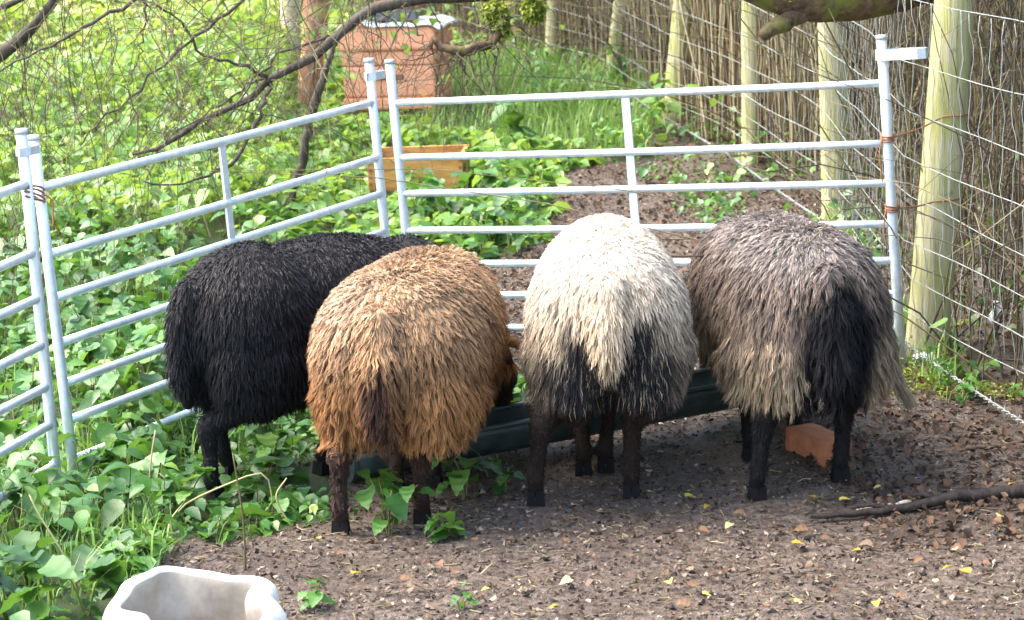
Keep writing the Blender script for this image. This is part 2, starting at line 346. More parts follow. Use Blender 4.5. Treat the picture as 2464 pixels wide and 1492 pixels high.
# twine ties
def twine(pts, label, r=0.0028, wraps=None):
    mx = Mix(); V, F = tube(smooth_path(pts, 20), r, 5); mx.add(V, F)
    for c, rad, ax in wraps or []:
        for q in range(3):
            th = np.linspace(0, 2*math.pi, 17); ring = np.array([[c[0] + rad*math.cos(t), c[1] + rad*math.sin(t), c[2] + (q - 1)*0.007 + 0.004*math.sin(t + q)] for t in th]); V, F = tube(ring, r, 5); mx.add(V, F)
    o = mx.build('baling_twine', M['twine']); tag(o, label, 'twine', 'twine ties on the hurdles'); return o
a = np.array(hl.location) + LP(0, 0.885); b = np.array(hf.location) + FP(1.83, 0.885); c = (a + b)/2
th = np.linspace(0, 2*math.pi, 25); dv = (b - a)/2; dn = dv/np.linalg.norm(dv); dm = np.cross(dn, [0, 0, 1])
loops = Mix()
for q in range(4):
    ring = [c + dn*math.cos(t)*(np.linalg.norm(dv) + 0.021) + dm*math.sin(t)*0.022 + np.array([0, 0, (q - 1.5)*0.009 + 0.006*math.sin(t + q)]) for t in th]
    V, F = tube(ring, 0.0035, 5); loops.add(V, F)
V, F = tube(smooth_path([c + dm*-0.022, c + dm*-0.03 + [0.02, 0, -0.02], c + [0.05, -0.01, -0.10]], 8), 0.003, 5); loops.add(V, F)
tag(loops.build('baling_twine', M['twine']), 'orange twine binding two hurdle posts together', 'twine', 'twine ties on the hurdles')

# ------------------------------------------------------------------ stock fence
root = empty('stock_fence', (1.44, 8.47, 0)); tag(root, 'wire netting stock fence on round wooden posts in front of the thicket', 'fence')
off = np.array([1.44, 8.47, 0])
PXP = [((2226, 846), (2296, -8), 0.068), ((2012, 535), (1998, -20), 0.062), ((1806, 392), (1806, -160), 0.043), ((1616, 296), (1660, -190), 0.052), ((1470, 196), (1520, -260), 0.047), ((1326, 156), (1345, -260), 0.043)]
bases = []
def post_mesh(b, t, r, seed):
    b = np.asarray(b); t = np.asarray(t); K = 14; n = 14; u = np.linspace(0, 1, K); V = []
    ax = (t - b); Lp = np.linalg.norm(ax); ax = ax/Lp; A = np.cross(ax, [0, 1, 0]); A /= np.linalg.norm(A); B = np.cross(ax, A)
    rg = np.random.default_rng(seed); prof = 1 + 0.05*rg.standard_normal(n)
    bend = 0.005*rg.standard_normal(2)
    for s in u:
        c = b + ax*Lp*s + (A*bend[0] + B*bend[1])*math.sin(s*math.pi)
        rr = r*(1.06 - 0.1*s)*(prof + 0.012*rg.standard_normal(n))
        if s > 0.99: rr = rr*0.9
        for i in range(n):
            a_ = 2*math.pi*i/n; V.append(c + A*math.cos(a_)*rr[i] + B*math.sin(a_)*rr[i])
    idx = np.arange(K*n).reshape(K, n); q = np.stack([idx[:-1], np.roll(idx[:-1], -1, 1), np.roll(idx[1:], -1, 1), idx[1:]], -1).reshape(-1, 4)
    return np.array(V), [q, idx[-1:, :], idx[:1, ::-1]]
for i, (pb, pt, r) in enumerate(PXP):
    g = ground_at(*pb); t = at_depth(pt[0], pt[1], g[1])
    Lh = 1.30; t = g + (t - g)/np.linalg.norm(t - g)*Lh; bases.append((g, t))
    V, F = post_mesh(g - (t - g)*0.12 - off, t - off, r, i); Mix().add(V, F).build('post', M['post'], root)
for g in (np.array([1.98, 5.2, 0.0]), np.array([-0.75, 18.3, 0]), np.array([-2.6, 21.2, 0])):
    g[2] = terrain(g[0], g[1]); t = g + [0.03, 0, 1.28]; bases.append((g, t)); V, F = post_mesh(g - [0, 0, .15] - off, t - off, 0.055, 9); Mix().add(V, F).build('post', M['post'], root)
order = sorted(bases, key=lambda b: b[0][1]); fb = np.array([b[0] for b in order])
# wire path runs on the camera side (left) of the posts
fp = []
for g, t in order: fp.append(g + np.array([-0.062, -0.02, 0]))
fp = np.array([fp[0] + (fp[0] - fp[1])*0.6] + fp)
WH = [1.19, 0.99, 0.82, 0.665, 0.52, 0.385, 0.26, 0.15]
cum = np.concatenate([[0], np.cumsum(np.linalg.norm(np.diff(fp, axis=0), axis=1))])
def fence_pt(s, h, j=0.0): 
    p = np.array([np.interp(s, cum, fp[:, k]) for k in range(3)]); p[2] += h; return p
for wi, h in enumerate(WH):
    ss = np.arange(0, cum[-1], 0.22); pts = []
    for s in ss: pts.append(fence_pt(s, h + 0.008*math.sin(s*2.1 + wi) + 0.004*math.sin(s*5.3 + wi*2)) + [0.012*math.sin(s*1.7 + wi*3), 0, 0] - off)
    V, F = tube(pts, 0.0016, 5); Mix().add(V, F).build('line_wire', M['wire'], root)
# stay wires: short kinked uprights
s = 0.1; k = 0
var = []
for q in range(6):
    mx = Mix(); hh = np.linspace(WH[-1], WH[0], 22); rg = np.random.default_rng(q)
    amp = 0.006; ph = rg.uniform(0, 6.28, 8)
    pts = [[amp*math.sin(h*19 + ph[0]) + 0.004*math.sin(h*41 + ph[1]), amp*math.sin(h*17 + ph[2])*1.2, h] for h in hh]
    V, F = tube(pts, 0.0013, 4); var.append(mx.add(V, F).mesh())
while s < cum[-1] - 0.2:
    p = fence_pt(s, 0) - off; o = obj('stay_wire', var[k % 6], M['wire'], root); o.location = p; k += 1; s += 0.082 if s < 9 else 0.15
# twisted bottom strand with barbs
ss = np.arange(0, cum[-1]*0.7, 0.02); mx = Mix()
for ph in (0, math.pi):
    pts = [fence_pt(s, 0.045 + 0.02*math.sin(s*1.3)) + [0.0045*math.cos(s*90 + ph) - 0.03, 0.0, 0.0045*math.sin(s*90 + ph)] - off for s in ss]
    V, F = tube(pts, 0.0026, 4); mx.add(V, F)
for s in np.arange(0.1, cum[-1]*0.7, 0.11):
    c0 = fence_pt(s, 0.045 + 0.02*math.sin(s*1.3)) - [0.03, 0, 0] - off
    for d in ((0.3, 0.5, 0.8), (-0.5, 0.3, 0.8)):
        d = np.array(d); V, F = tube([c0 - d*0.017, c0 + d*0.017], 0.0013, 4); mx.add(V, F)
mx.build('barbed_wire', M['wire'], root)
# ties from hurdle to fence post
p0, p0t = bases[0]
def on_post(h): return p0 + (p0t - p0)*h/1.30
hpst = lambda h: np.array(hr.location) + HP(1.83, h)
V = Mix()
for hh, ph, lab in ((0.73, 0.80, 'brown twine from the hurdle post up to the fence post'), (0.50, 0.52, 'rusty twine looped low between hurdle post and fence post')):
    a = hpst(hh); b = on_post(ph) + np.array([0.0, -0.07, 0]); mid = (a + b)/2 - [0, 0, 0.006]
    mx = Mix()
    Vv, F = tube(smooth_path([a + [0, -0.02, 0], mid, b + [-0.02, 0.0, 0], b + [0.03, -0.004, 0.004], b + [0.07, 0.04, 0]], 18), 0.003, 5); mx.add(Vv, F)
    for q in range(3):
        ring = [a + [0.021*math.cos(t), 0.021*math.sin(t), 0.008*(q - 1) + 0.004*math.sin(t)] for t in np.linspace(0, 6.28, 15)]; Vv, F = tube(ring, 0.003, 5); mx.add(Vv, F)
    Vv, F = tube(smooth_path([a + [-0.02, -0.01, 0], a + [-0.03, -0.02, -0.06], a + [-0.02, -0.02, -0.14]], 8), 0.0025, 5); mx.add(Vv, F)
    tag(mx.build('baling_twine', M['twine']), lab, 'twine', 'twine ties on the hurdles')

# ------------------------------------------------------------------ beehive, its weights, the spare box
hg = ground_at(962, 268); hy = hg[1]; px_m = FPX/((hg - CP)@CF)
hw = 236/px_m; hh = 205/px_m
hive = empty('beehive', hg); hive.rotation_euler.z = math.radians(-9); tag(hive, 'terracotta plastic beehive standing in the long grass', 'beehive')
o = obj('stand', box_mesh(hw*0.86, hw*0.8, 0.14, 0.01), M['boxwood'], hive); o.location = (0, 0, -0.10)
o = obj('floor', box_mesh(hw*0.96, hw*0.94, hh*0.14, 0.012), M['hive'], hive); o.location = (0, 0, 0.04)
z = 0.04 + hh*0.145
o = obj('brood_box', box_mesh(hw*0.94, hw*0.92, hh*0.36, 0.018, 3), M['hive'], hive); o.location = (0, 0, z); z += hh*0.362
bb = o; hd = obj('hand_grip', box_mesh(hw*0.3, 0.02, 0.03, 0.006), M['redbrick'], bb); hd.location = (0, -hw*0.457, hh*0.2)
o = obj('super_box', box_mesh(hw*0.95, hw*0.93, hh*0.17, 0.018, 3), M['hive'], hive); o.location = (0, 0, z); z += hh*0.172
o = obj('lid', box_mesh(hw*1.02, hw*1.0, hh*0.27, 0.028, 4, 0.95), M['hive'], hive); o.location = (0, 0, z); z += hh*0.27
ztop = z
hm = Matrix.Translation(Vector(hg)) @ Matrix.Rotation(math.radians(-9), 4, 'Z')
def on_hive(o, x, y, zz, rz=0): o.matrix_world = hm @ Matrix.Translation((x, y, zz)) @ Matrix.Rotation(rz, 4, 'Z')
# crumpled sheet over the lid
n = 26; xs = np.linspace(-hw*0.40, hw*0.56, n); ys = np.linspace(-hw*0.50, hw*0.45, n); X, Y = np.meshgrid(xs, ys)
Z = 0.012 + 0.028*np.abs(vnoise(X*9, Y*9, 5)) + 0.02*np.abs(vnoise(X*22, Y*22, 6))
ov = np.clip(np.abs(X) - hw*0.46, 0, 9); Z -= ov*0.5; ov = np.clip(-Y - hw*0.47, 0, 9); Z -= ov*0.5
Z += 0.03*np.exp(-((X + hw*0.32)/0.06)**2)
idx = np.arange(n*n).reshape(n, n); q = np.stack([idx[:-1, :-1], idx[:-1, 1:], idx[1:, 1:], idx[1:, :-1]], -1).reshape(-1, 4)
o = obj('plastic_sheet', mesh_of(np.stack([X, Y, Z], -1).reshape(-1, 3), [q]), M['sheet']); md = o.modifiers.new('thick', 'SOLIDIFY'); md.thickness = 0.006; on_hive(o, 0, 0, ztop - 0.004)
tag(o, 'crumpled white plastic sheet laid over the beehive lid', 'sheet')
o = obj('concrete_block', box_mesh(0.29, 0.14, 0.062, 0.006, 2, 1, 0.001), M['greyblock']); on_hive(o, 0.0, -0.08, ztop + 0.026, 0.06); tag(o, 'dark grey block weighing down the sheet on the beehive', 'block')
o = obj('brick', box_mesh(0.075, 0.10, 0.06, 0.006, 2, 1, 0.001), M['brick']); on_hive(o, -0.055, -0.07, ztop + 0.087, 0.1); tag(o, 'pale orange brick piece on top of the grey block on the beehive', 'brick')
o = obj('brick', box_mesh(0.17, 0.10, 0.042, 0.006, 2, 1, 0.002), M['redbrick']); on_hive(o, 0.085, -0.06, ztop + 0.087, -0.1); tag(o, 'brown brick lying beside the pale orange piece on the beehive', 'brick')
# spare hive box on the ground
bx = ground_at(1012, 452); pm = FPX/((bx - CP)@CF); bw = 226/pm; bh = 0.16; bd = 0.40; t = 0.022
bx[2] += 0.05; box = empty('hive_box', bx); box.rotation_euler.z = math.radians(-4); tag(box, 'weathered orange wooden hive box half sunk in the weeds', 'wooden box')
o = obj('front_board', box_mesh(bw, t, bh, 0.003), M['boxwood'], box); o.location = (0, -bd/2, -0.03)
o = obj('back_board', box_mesh(bw, t, bh, 0.003), M['boxwood'], box); o.location = (0, bd/2, -0.03)
for sx in (-1, 1): o = obj('end_board', box_mesh(t, bd - t*1.02, bh - 0.004, 0.003), M['boxwood'], box); o.location = (sx*(bw/2 - t/2), 0, -0.03)
for sx in (-1, 1):
    for q in range(4): o = obj('joint_pin', box_mesh(0.016, 0.004, 0.014, 0.002), M['redbrick'], box); o.location = (sx*(bw/2 - 0.012), -bd/2 - t/2 - 0.001, 0.0 + q*0.034)

# ------------------------------------------------------------------ leaves in bulk
LT_V = np.array([[0, 0, 0], [0.10, 0.25, 0.05], [0.36, 0.37, 0.08], [0.68, 0.22, 0.0], [1, 0, -0.18], [0.10, -0.25, 0.05], [0.36, -0.37, 0.08], [0.68, -0.22, 0.0], [0.33, 0, 0.0], [0.68, 0, -0.06]])
LT_F = np.array([[0, 8, 1], [1, 8, 2], [8, 9, 2], [2, 9, 3], [9, 4, 3], [0, 5, 8], [5, 6, 8], [8, 6, 9], [6, 7, 9], [9, 7, 4]])
L6 = (np.array([[0, 0, 0], [0.12, 0.27, 0.05], [0.48, 0.35, 0.06], [1, 0, -0.16], [0.12, -0.27, 0.05], [0.48, -0.35, 0.06], [0.42, 0, -0.02]]), np.array([[0, 6, 1], [1, 6, 2], [2, 6, 3], [0, 4, 6], [4, 5, 6], [5, 3, 6]]))
L4 = (np.array([[0, 0, 0], [0.38, 0.36, 0.08], [1, 0, -0.15], [0.38, -0.36, 0.08], [0.45, 0, -0.03]]), np.array([[0, 4, 1], [1, 4, 2], [0, 3, 4], [3, 2, 4]]))
def leaves_mesh(P, size, tilt_max=0.9, seed=0, rnd=None, up=1.0, azim=None, tpl=None):
    TV, TF = tpl or (LT_V, LT_F); NT = len(TV)
    rg = np.random.default_rng(seed); n = len(P); az = rg.uniform(0, 2*math.pi, n) if azim is None else azim
    tl = rg.uniform(-0.25, tilt_max, n); ro = rg.normal(0, 0.35, n)
    e1 = np.stack([np.cos(az)*np.cos(tl), np.sin(az)*np.cos(tl), -np.sin(tl)], -1); s = np.stack([-np.sin(az), np.cos(az), np.zeros(n)], -1)
    e3 = np.cross(e1, s); e2 = s*np.cos(ro)[:, None] + e3*np.sin(ro)[:, None]; e3 = np.cross(e1, e2)
    L = np.broadcast_to(size, (n,))[:, None, None]; wv = rg.uniform(0.8, 1.15, n)[:, None, None]
    V = P[:, None, :] + L*(TV[None, :, 0:1]*e1[:, None] + wv*TV[None, :, 1:2]*e2[:, None] + TV[None, :, 2:3]*e3[:, None]*rg.uniform(0.3, 1.8, n)[:, None, None])
    F = (TF[None] + (np.arange(n)*NT)[:, None, None]).reshape(-1, 3)
    r = rg.uniform(0, 1, n) if rnd is None else rnd
    return mesh_of(V.reshape(-1, 3), [F], True, {'rnd': np.repeat(r, NT)})
def scatter(n, xlo, xhi, ylo, yhi, seed, power=1.0):
    rg = np.random.default_rng(seed); x = rg.uniform(xlo, xhi, n); y = ylo + (yhi - ylo)*rg.uniform(0, 1, n)**power; return x, y
def view_keep(x, y, m=1000):
    p = to_px(np.stack([x, y, terrain(x, y)], -1)); return (p[:, 0] > -m) & (p[:, 0] < IW + m) & (p[:, 1] > -700) & (p[:, 1] < IH + m)

SPOTS = [ground_at(*p)[:2] for p in ((820, 1285), (1015, 1258), (520, 1215), (551, 1152), (955, 1180))]
TRA = np.array([-0.50, 7.10]); TRB = np.array([0.90, 7.58])
def clear(x, y, r=0.06):
    k = np.ones(len(x), bool)
    for sx, sy in SPOTS: k &= (x - sx)**2 + (y - sy)**2 > r*r
    t = np.clip(((x - TRA[0])*(TRB[0] - TRA[0]) + (y - TRA[1])*(TRB[1] - TRA[1]))/((TRB - TRA)@(TRB - TRA)), 0, 1)
    k &= np.hypot(x - TRA[0] - t*(TRB - TRA)[0], y - TRA[1] - t*(TRB - TRA)[1]) > 0.16
    p = np.array([ground_at(962, 268)[:2], bx[:2]])
    k &= ~((np.abs(x - p[0, 0]) < hw*0.48) & (np.abs(y - p[0, 1]) < hw*0.48)); k &= ~((np.abs(x - p[1, 0]) < bw/2) & (np.abs(y - p[1, 1]) < bd/2))
    return k
# near weeds: broad leaves on short stems
def weed_bed(name, n, ylo, yhi, smin, smax, hmax, mat, seed, label, cat, keep=None, power=1.0, rndf=None, clump=True):
    x, y = scatter(n, -7, 3.0, ylo, yhi, seed, power); k = view_keep(x, y) & ~bare_at(x, y) & ~grass_at(x, y) & (x < fence_x(y) - 0.15) & clear(x, y)
    if keep is not None: k &= keep(x, y)
    if clump: k &= (vnoise(x*2.3, y*2.3, seed) + 0.4*vnoise(x*7, y*7, seed+1)) > -0.28
    x, y = x[k], y[k]; rg = np.random.default_rng(seed + 5)
    hm_ = hmax*(0.45 + 0.9*(vnoise(x*1.1, y*1.1, seed + 2) + 0.5)); h = 0.015 + hm_*rg.uniform(0, 1, len(x))**0.75
    # lower close to the bare ground so the bed thins towards the mud
    e = bare_at(x + 0.18, y - 0.05).astype(float)*0.55; h *= (1 - e)
    q = to_px(np.stack([x, y, terrain(x, y)], -1)); h *= np.where((q[:, 0] > 700) & (q[:, 0] < 1450) & (y > 10), 0.3, 1.0)
    h *= np.where((q[:, 0] > 830) & (q[:, 0] < 1150) & (q[:, 1] > 385) & (q[:, 1] < 560), 0.35, 1.0); h *= np.where((q[:, 0] > 420) & (q[:, 0] < 800) & (q[:, 1] > 1000), 0.4, 1.0); h *= np.where((q[:, 0] > 820) & (q[:, 0] < 1100) & (q[:, 1] > 240) & (q[:, 1] < 330), 0.5, 1.0)
    P = np.stack([x, y, terrain(x, y) + h], -1); sz = rg.uniform(smin, smax, len(x))*(0.7 + 0.6*rg.uniform(0, 1, len(x)))
    r = rg.uniform(0, 1, len(x))*0.75 + 0.25*np.clip(h/hmax, 0, 1) if rndf is None else rndf(x, y, rg)
    o = obj(name, leaves_mesh(P, sz, 0.95, seed + 9, r, tpl=None if ylo < 8 else L6), mat); tag(o, label, cat, kind='stuff'); return P
PW = weed_bed('weed_bed', 31000, 4.6, 11.0, 0.045, 0.085, 0.20, M['weed'], 41, 'low bed of broad green weeds along the hurdles', 'weeds')
PF = weed_bed('nettle_bed', 120000, 10.6, 24.0, 0.05, 0.095, 0.42, M['bright'], 43, 'bright mass of nettles and brambles beyond the hurdles', 'nettles', rndf=lambda x, y, rg: np.clip(rg.uniform(0, 0.7, len(x)) + 0.42*sstep((y - 12)/7) + 0.10*(x < -2), 0, 1))
# small ground herbs right down on the soil
x, y = scatter(26000, -4.5, 2.0, 4.8, 10, 51); k = view_keep(x, y, 200) & ~bare_at(x, y, 1.5) & clear(x, y, 0.03) & (x < fence_x(y) - 0.1); x, y = x[k], y[k]
P = np.stack([x, y, terrain(x, y) + rng.uniform(0.004, 0.05, len(x))], -1)
tag(obj('ground_herbs', leaves_mesh(P, rng.uniform(0.015, 0.04, len(x)), 0.8, 52, tpl=L6), M['weed']), 'tiny ground herbs carpeting the soil under the weeds', 'ground cover', kind='stuff')
# upright stems in the beds
def stems(name, P, r, mat, label, cat, seed, lean=0.12, hs=1.0):
    rg = np.random.default_rng(seed); n = len(P); K = 4; u = np.linspace(0, 1, K); b = P.copy(); gz = terrain(P[:, 0], P[:, 1]); h = (P[:, 2] - gz)*hs
    d = rg.normal(0, lean, (n, 2))*np.maximum(h, 0.05)[:, None]*2
    Q = np.zeros((n, K, 3)); Q[:, :, 0] = P[:, 0:1] + d[:, 0:1]*(1 - u)**1.5; Q[:, :, 1] = P[:, 1:2] + d[:, 1:2]*(1 - u)**1.5; Q[:, :, 2] = gz[:, None] - 0.01 + (h[:, None] + 0.01)*u
    V, F = tubes(Q, np.broadcast_to(r*(1 - 0.5*u), (n, K)), 3, False)
    tag(obj(name, mesh_of(V, F, True, {'rnd': np.repeat(rg.uniform(0, 1, n), K*3)}), mat), label, cat, kind='stuff')
sel = rng.choice(len(PW), 2600, False); stems('weed_stems', PW[sel], 0.0022, M['straw'], 'thin green and straw coloured stalks among the low weeds', 'stalks', 61)
sel = rng.choice(len(PF), 5000, False); stems('nettle_stalks', PF[sel], 0.003, M['straw'], 'dry yellowish stalks standing among the far nettles', 'stalks', 62, 0.15, 1.25)
# grass patch
def grass(name, n, keepf, hmin, hmax, seed, label, xlo, xhi, ylo, yhi):
    x, y = scatter(n, xlo, xhi, ylo, yhi, seed); k = keepf(x, y) & clear(x, y); x, y = x[k], y[k]; n = len(x); rg = np.random.default_rng(seed)
    h = rg.uniform(hmin, hmax, n); az = rg.uniform(0, 6.28, n); le = rg.uniform(0.15, 0.9, n)*h; wd = rg.uniform(0.0018, 0.004, n)
    B = np.stack([x, y, terrain(x, y) - 0.005], -1); d = np.stack([np.cos(az), np.sin(az), 0*az], -1); s = np.stack([-np.sin(az), np.cos(az), 0*az], -1)*wd[:, None]
    mid = B + d*le[:, None]*0.3 + np.array([0, 0, 1])*h[:, None]*0.6; tip = B + d*le[:, None] + np.array([0, 0, 1])*h[:, None]*0.92
    V = np.stack([B - s, B + s, mid - s*0.8, mid + s*0.8, tip], 1).reshape(-1, 3); i = np.arange(n)[:, None]*5
    o = obj(name, mesh_of(V, [np.concatenate([i, i+1, i+3, i+2], 1), np.concatenate([i+2, i+3, i+4], 1)], True, {'rnd': np.repeat(rg.uniform(0, 1, n), 5)}), M['grass']); tag(o, label, 'grass', kind='stuff')
grass('long_grass', 30000, grass_at, 0.07, 0.22, 71, 'fresh bright green grass between the beehive and the fence', -1.5, 2, 10, 20)
grass('grass_blades', 26000, lambda x, y: ~bare_at(x, y, 1.6) & view_keep(x, y, 100) & (vnoise(x*2, y*2, 77) > -0.05), 0.04, 0.16, 72, 'scattered grass blades between the low weeds', -3.2, 1.5, 5, 11)

# ------------------------------------------------------------------ leaf litter and debris on the bare ground
def litter(name, n, smin, smax, keepf, seed, mat, label, box=(-3, 2.6, 4.8, 17), rnd=None, lift=0.012, tilt=0.45):
    x, y = scatter(n, box[0], box[1], box[2], box[3], seed, 1.3); k = keepf(x, y) & view_keep(x, y, 150); x, y = x[k], y[k]; rg = np.random.default_rng(seed)
    P = np.stack([x, y, terrain(x, y) + rg.uniform(0.002, lift, len(x))], -1)
    tag(obj(name, leaves_mesh(P, rg.uniform(smin, smax, len(x)), tilt, seed, rnd(rg, x, y) if rnd else None, tpl=L4 if smax < 0.03 else L6), mat), label, 'leaf litter', kind='stuff')
inpen = lambda x, y: bare_at(x, y, 0.8)
litter('leaf_litter', 90000, 0.004, 0.018, inpen, 81, M['litter'], 'trodden brown leaf litter covering the muddy pen floor', (-3, 2.6, 4.8, 17), lambda rg, x, y: np.where(rg.uniform(0, 1, len(x)) < 0.12, rg.uniform(0.9, 1, len(x)), rg.uniform(0, 0.8, len(x))), 0.012, 0.9)
litter('beech_litter', 34000, 0.014, 0.036, lambda x, y: (bare_at(x, y, 0.8) & (y > 8.0)) | ((x > fence_x(y) - 0.8) & (x < fence_x(y) + 1.0)), 82, M['litter'], 'orange brown fallen leaves behind the rear hurdle and along the fence', (-1, 3.4, 6.2, 17), lambda rg, x, y: np.clip(rg.uniform(0, 1, len(x))**1.5*0.8 + 0.16*(vnoise(x*2, y*2, 84) > 0.1) + 0.15*(rg.uniform(0, 1, len(x)) < 0.05), 0, 1), 0.03, 0.7)
# crumbs of soil, small stones and chips that roughen the mud
OC = np.array([[1, 0, 0], [-1, 0, 0], [0, 1, 0], [0, -1, 0], [0, 0, 1], [0, 0, -1]], float); OF = np.array([[0, 2, 4], [2, 1, 4], [1, 3, 4], [3, 0, 4], [2, 0, 5], [1, 2, 5], [3, 1, 5], [0, 3, 5]])
x, y = scatter(60000, -2.2, 2.6, 4.9, 12.5, 95, 1.4); k = bare_at(x, y, 1.0) & view_keep(x, y, 60); x, y = x[k], y[k]; n = len(x); sz = 0.0025 + 0.0065*rng.uniform(0, 1, n)**3
V = np.stack([x, y, terrain(x, y) + sz*0.25], -1)[:, None] + OC[None]*sz[:, None, None]*rng.uniform(0.5, 1.5, (n, 6, 1))*np.array([1, 1, 0.5]) + sz[:, None, None]*rng.normal(0, 0.45, (n, 6, 3)); F = (OF[None] + (np.arange(n)*6)[:, None, None]).reshape(-1, 3)
m = Mat('soil_crumb', 0.8, 0.3); m.color(m.ramp(m.attr('rnd'), [(0, (0.010, 0.007, 0.005)), (0.4, (0.045, 0.031, 0.022)), (0.75, (0.15, 0.11, 0.08)), (0.95, (0.24, 0.19, 0.145)), (1, (0.34, 0.29, 0.23))]))
tag(obj('soil_crumbs', mesh_of(V.reshape(-1, 3), [F], False, {'rnd': np.repeat(rng.uniform(0, 1, n), 6)}), m.m), 'crumbs of soil and grit strewn over the muddy ground', 'soil', kind='stuff')
# short twigs and chips
x, y = scatter(7000, -1.6, 2.6, 4.9, 12, 91); k = bare_at(x, y, 0.8); x, y = x[k], y[k]; n = len(x); az = rng.uniform(0, 6.28, n); L = rng.uniform(0.005, 0.026, n)
Pm = np.stack([x, y, terrain(x, y) + 0.005], -1); d = np.stack([np.cos(az), np.sin(az), rng.normal(0, 0.12, n)], -1)*L[:, None]
V, F = tubes(np.stack([Pm - d, Pm + d*0.1 + rng.normal(0, 0.003, (n, 3)), Pm + d], 1), np.broadcast_to(np.array([0.0016, 0.002, 0.001]), (n, 3)), 3, False)
tag(obj('twig_debris', mesh_of(V, F, True, {'rnd': np.repeat(rng.uniform(0, 1, n), 9)}), M['twig']), 'short broken twigs and straw trodden into the mud', 'debris', kind='stuff')

# single fallen leaves
def leaf_one(serr=False, fold=0.1):
    bm = bmesh.new(); n = 13; L = []; R = []; Mi = []
    for i in range(n):
        u = i/(n - 1); wv = 0.40*math.sin(math.pi*min(1, u**0.62))**0.85*(1 - 0.25*u) + (0.03 if serr and i % 2 and 0 < i < n-1 else 0)
        zc = -0.22*u*u
        Mi.append(bm.verts.new((u, 0, zc)))
        if 0 < i < n - 1:
            L.append(bm.verts.new((u - (0.06 if i < 3 else 0), wv, zc + fold*wv*2 + 0.03*math.sin(i*1.9)))); R.append(bm.verts.new((u - (0.06 if i < 3 else 0), -wv, zc + fold*wv*2 + 0.03*math.cos(i*1.7))))
    for side, S in ((1, L), (-1, R)):
        def face(*v): bm.faces.new(v if side > 0 else v[::-1])
        face(Mi[0], Mi[1], S[0])
        for i in range(1, n - 2): face(Mi[i], Mi[i+1], S[i], S[i-1])
        face(Mi[n-2], Mi[n-1], S[n-3])
    me = bm_mesh(bm, True); return me
def with_rnd(me, val, mat):
    m2 = me.copy(); at = m2.attributes.new('rnd', 'FLOAT', 'POINT'); at.data.foreach_set('value', np.full(len(m2.vertices), val, np.float32)); m2.materials.clear(); m2.materials.append(mat); return m2
LF = leaf_one(False, 0.2); LS = leaf_one(True, 0.12)

YL = [with_rnd(LF, v, M['yellow']) for v in (0.1, 0.4, 0.7, 1.0)]; BL = [with_rnd(LF, v, M['litter']) for v in (0.5, 0.72, 0.85, 0.94)]
WL = [with_rnd(LS, v, M['weed']) for v in (0.15, 0.35, 0.5, 0.65, 0.85)]
def put(o, p, az, tilt, roll, s):
    o.matrix_world = Matrix.Translation(Vector(p)) @ Matrix.Rotation(az, 4, 'Z') @ Matrix.Rotation(tilt, 4, 'Y') @ Matrix.Rotation(roll, 4, 'X') @ Matrix.Scale(s, 4)
FLY = [(1705, 1232), (1648, 1215), (2020, 1222), (2300, 1345), (2335, 1402), (2290, 1385), (1910, 1465), (1375, 1415), (1440, 1250), (2440, 1180), (2120, 1190), (1760, 1280), (770, 1318), (850, 1405), (1610, 1420), (1560, 1205), (1905, 1330), (2110, 1470), (1180, 1440), (2250, 1420), (2070, 1345), (1345, 1480), (1690, 1450), (2400, 1260), (1960, 1215)]
for i, p in enumerate(FLY):
    g = ground_at(*p); o = bpy.data.objects.new('fallen_leaf', YL[i % 4]); link(o); put(o, g + [0, 0, 0.02], random.uniform(0, 6.28), random.uniform(-0.25, 0.15), random.uniform(-0.4, 0.4), random.uniform(0.02, 0.036))
    tag(o, 'yellow fallen leaf lying on the trodden mud', 'leaf', 'yellow leaves on the mud')
for i in range(60):
    px, py = random.uniform(720, 2440), random.uniform(1225, 1485)
    g = ground_at(px, py); o = bpy.data.objects.new('fallen_leaf', BL[i % 4]); link(o); put(o, g + [0, 0, 0.018], random.uniform(0, 6.28), random.uniform(-0.3, 0.1), random.uniform(-0.5, 0.5), random.uniform(0.02, 0.038))
    tag(o, 'brown dead leaf lying on the trodden mud', 'leaf', 'brown leaves on the mud')

# ------------------------------------------------------------------ single weed plants
def plant(px, py, nl, ls, h, spread, label, group=None, g=None):
    g = ground_at(px, py) if g is None else g; root = empty('weed_plant', g); tag(root, label, 'plant', group)
    ns = max(2, nl//4); tips = []
    mx = Mix()
    for k in range(ns):
        a = random.uniform(0, 6.28); r = spread*random.uniform(0.2, 0.9); t = np.array([r*math.cos(a), r*math.sin(a), h*random.uniform(0.6, 1.0)])
        pts = smooth_path([[0, 0, -0.03], t*[0.35, 0.35, 0.6], t], 6); V, F = tube(pts, np.linspace(0.003, 0.0015, 6), 4); mx.add(V, F, 0.45); tips.append(pts)
    mx.build('stem', M['straw'], root)
    for i in range(nl):
        pts = tips[i % ns]; p = pts[random.choice((2, 3, 4, 5, 5))] + np.random.default_rng(i + int(px)).normal(0, 0.012, 3); p[2] = max(p[2], 0.02)
        o = bpy.data.objects.new('leaf', random.choice(WL)); link(o, root)
        o.matrix_local = Matrix.Translation(Vector(p)) @ Matrix.Rotation(random.uniform(0, 6.28), 4, 'Z') @ Matrix.Rotation(random.uniform(-0.15, 0.75), 4, 'Y') @ Matrix.Rotation(random.uniform(-0.4, 0.4), 4, 'X') @ Matrix.Scale(ls*random.uniform(0.6, 1.15), 4)
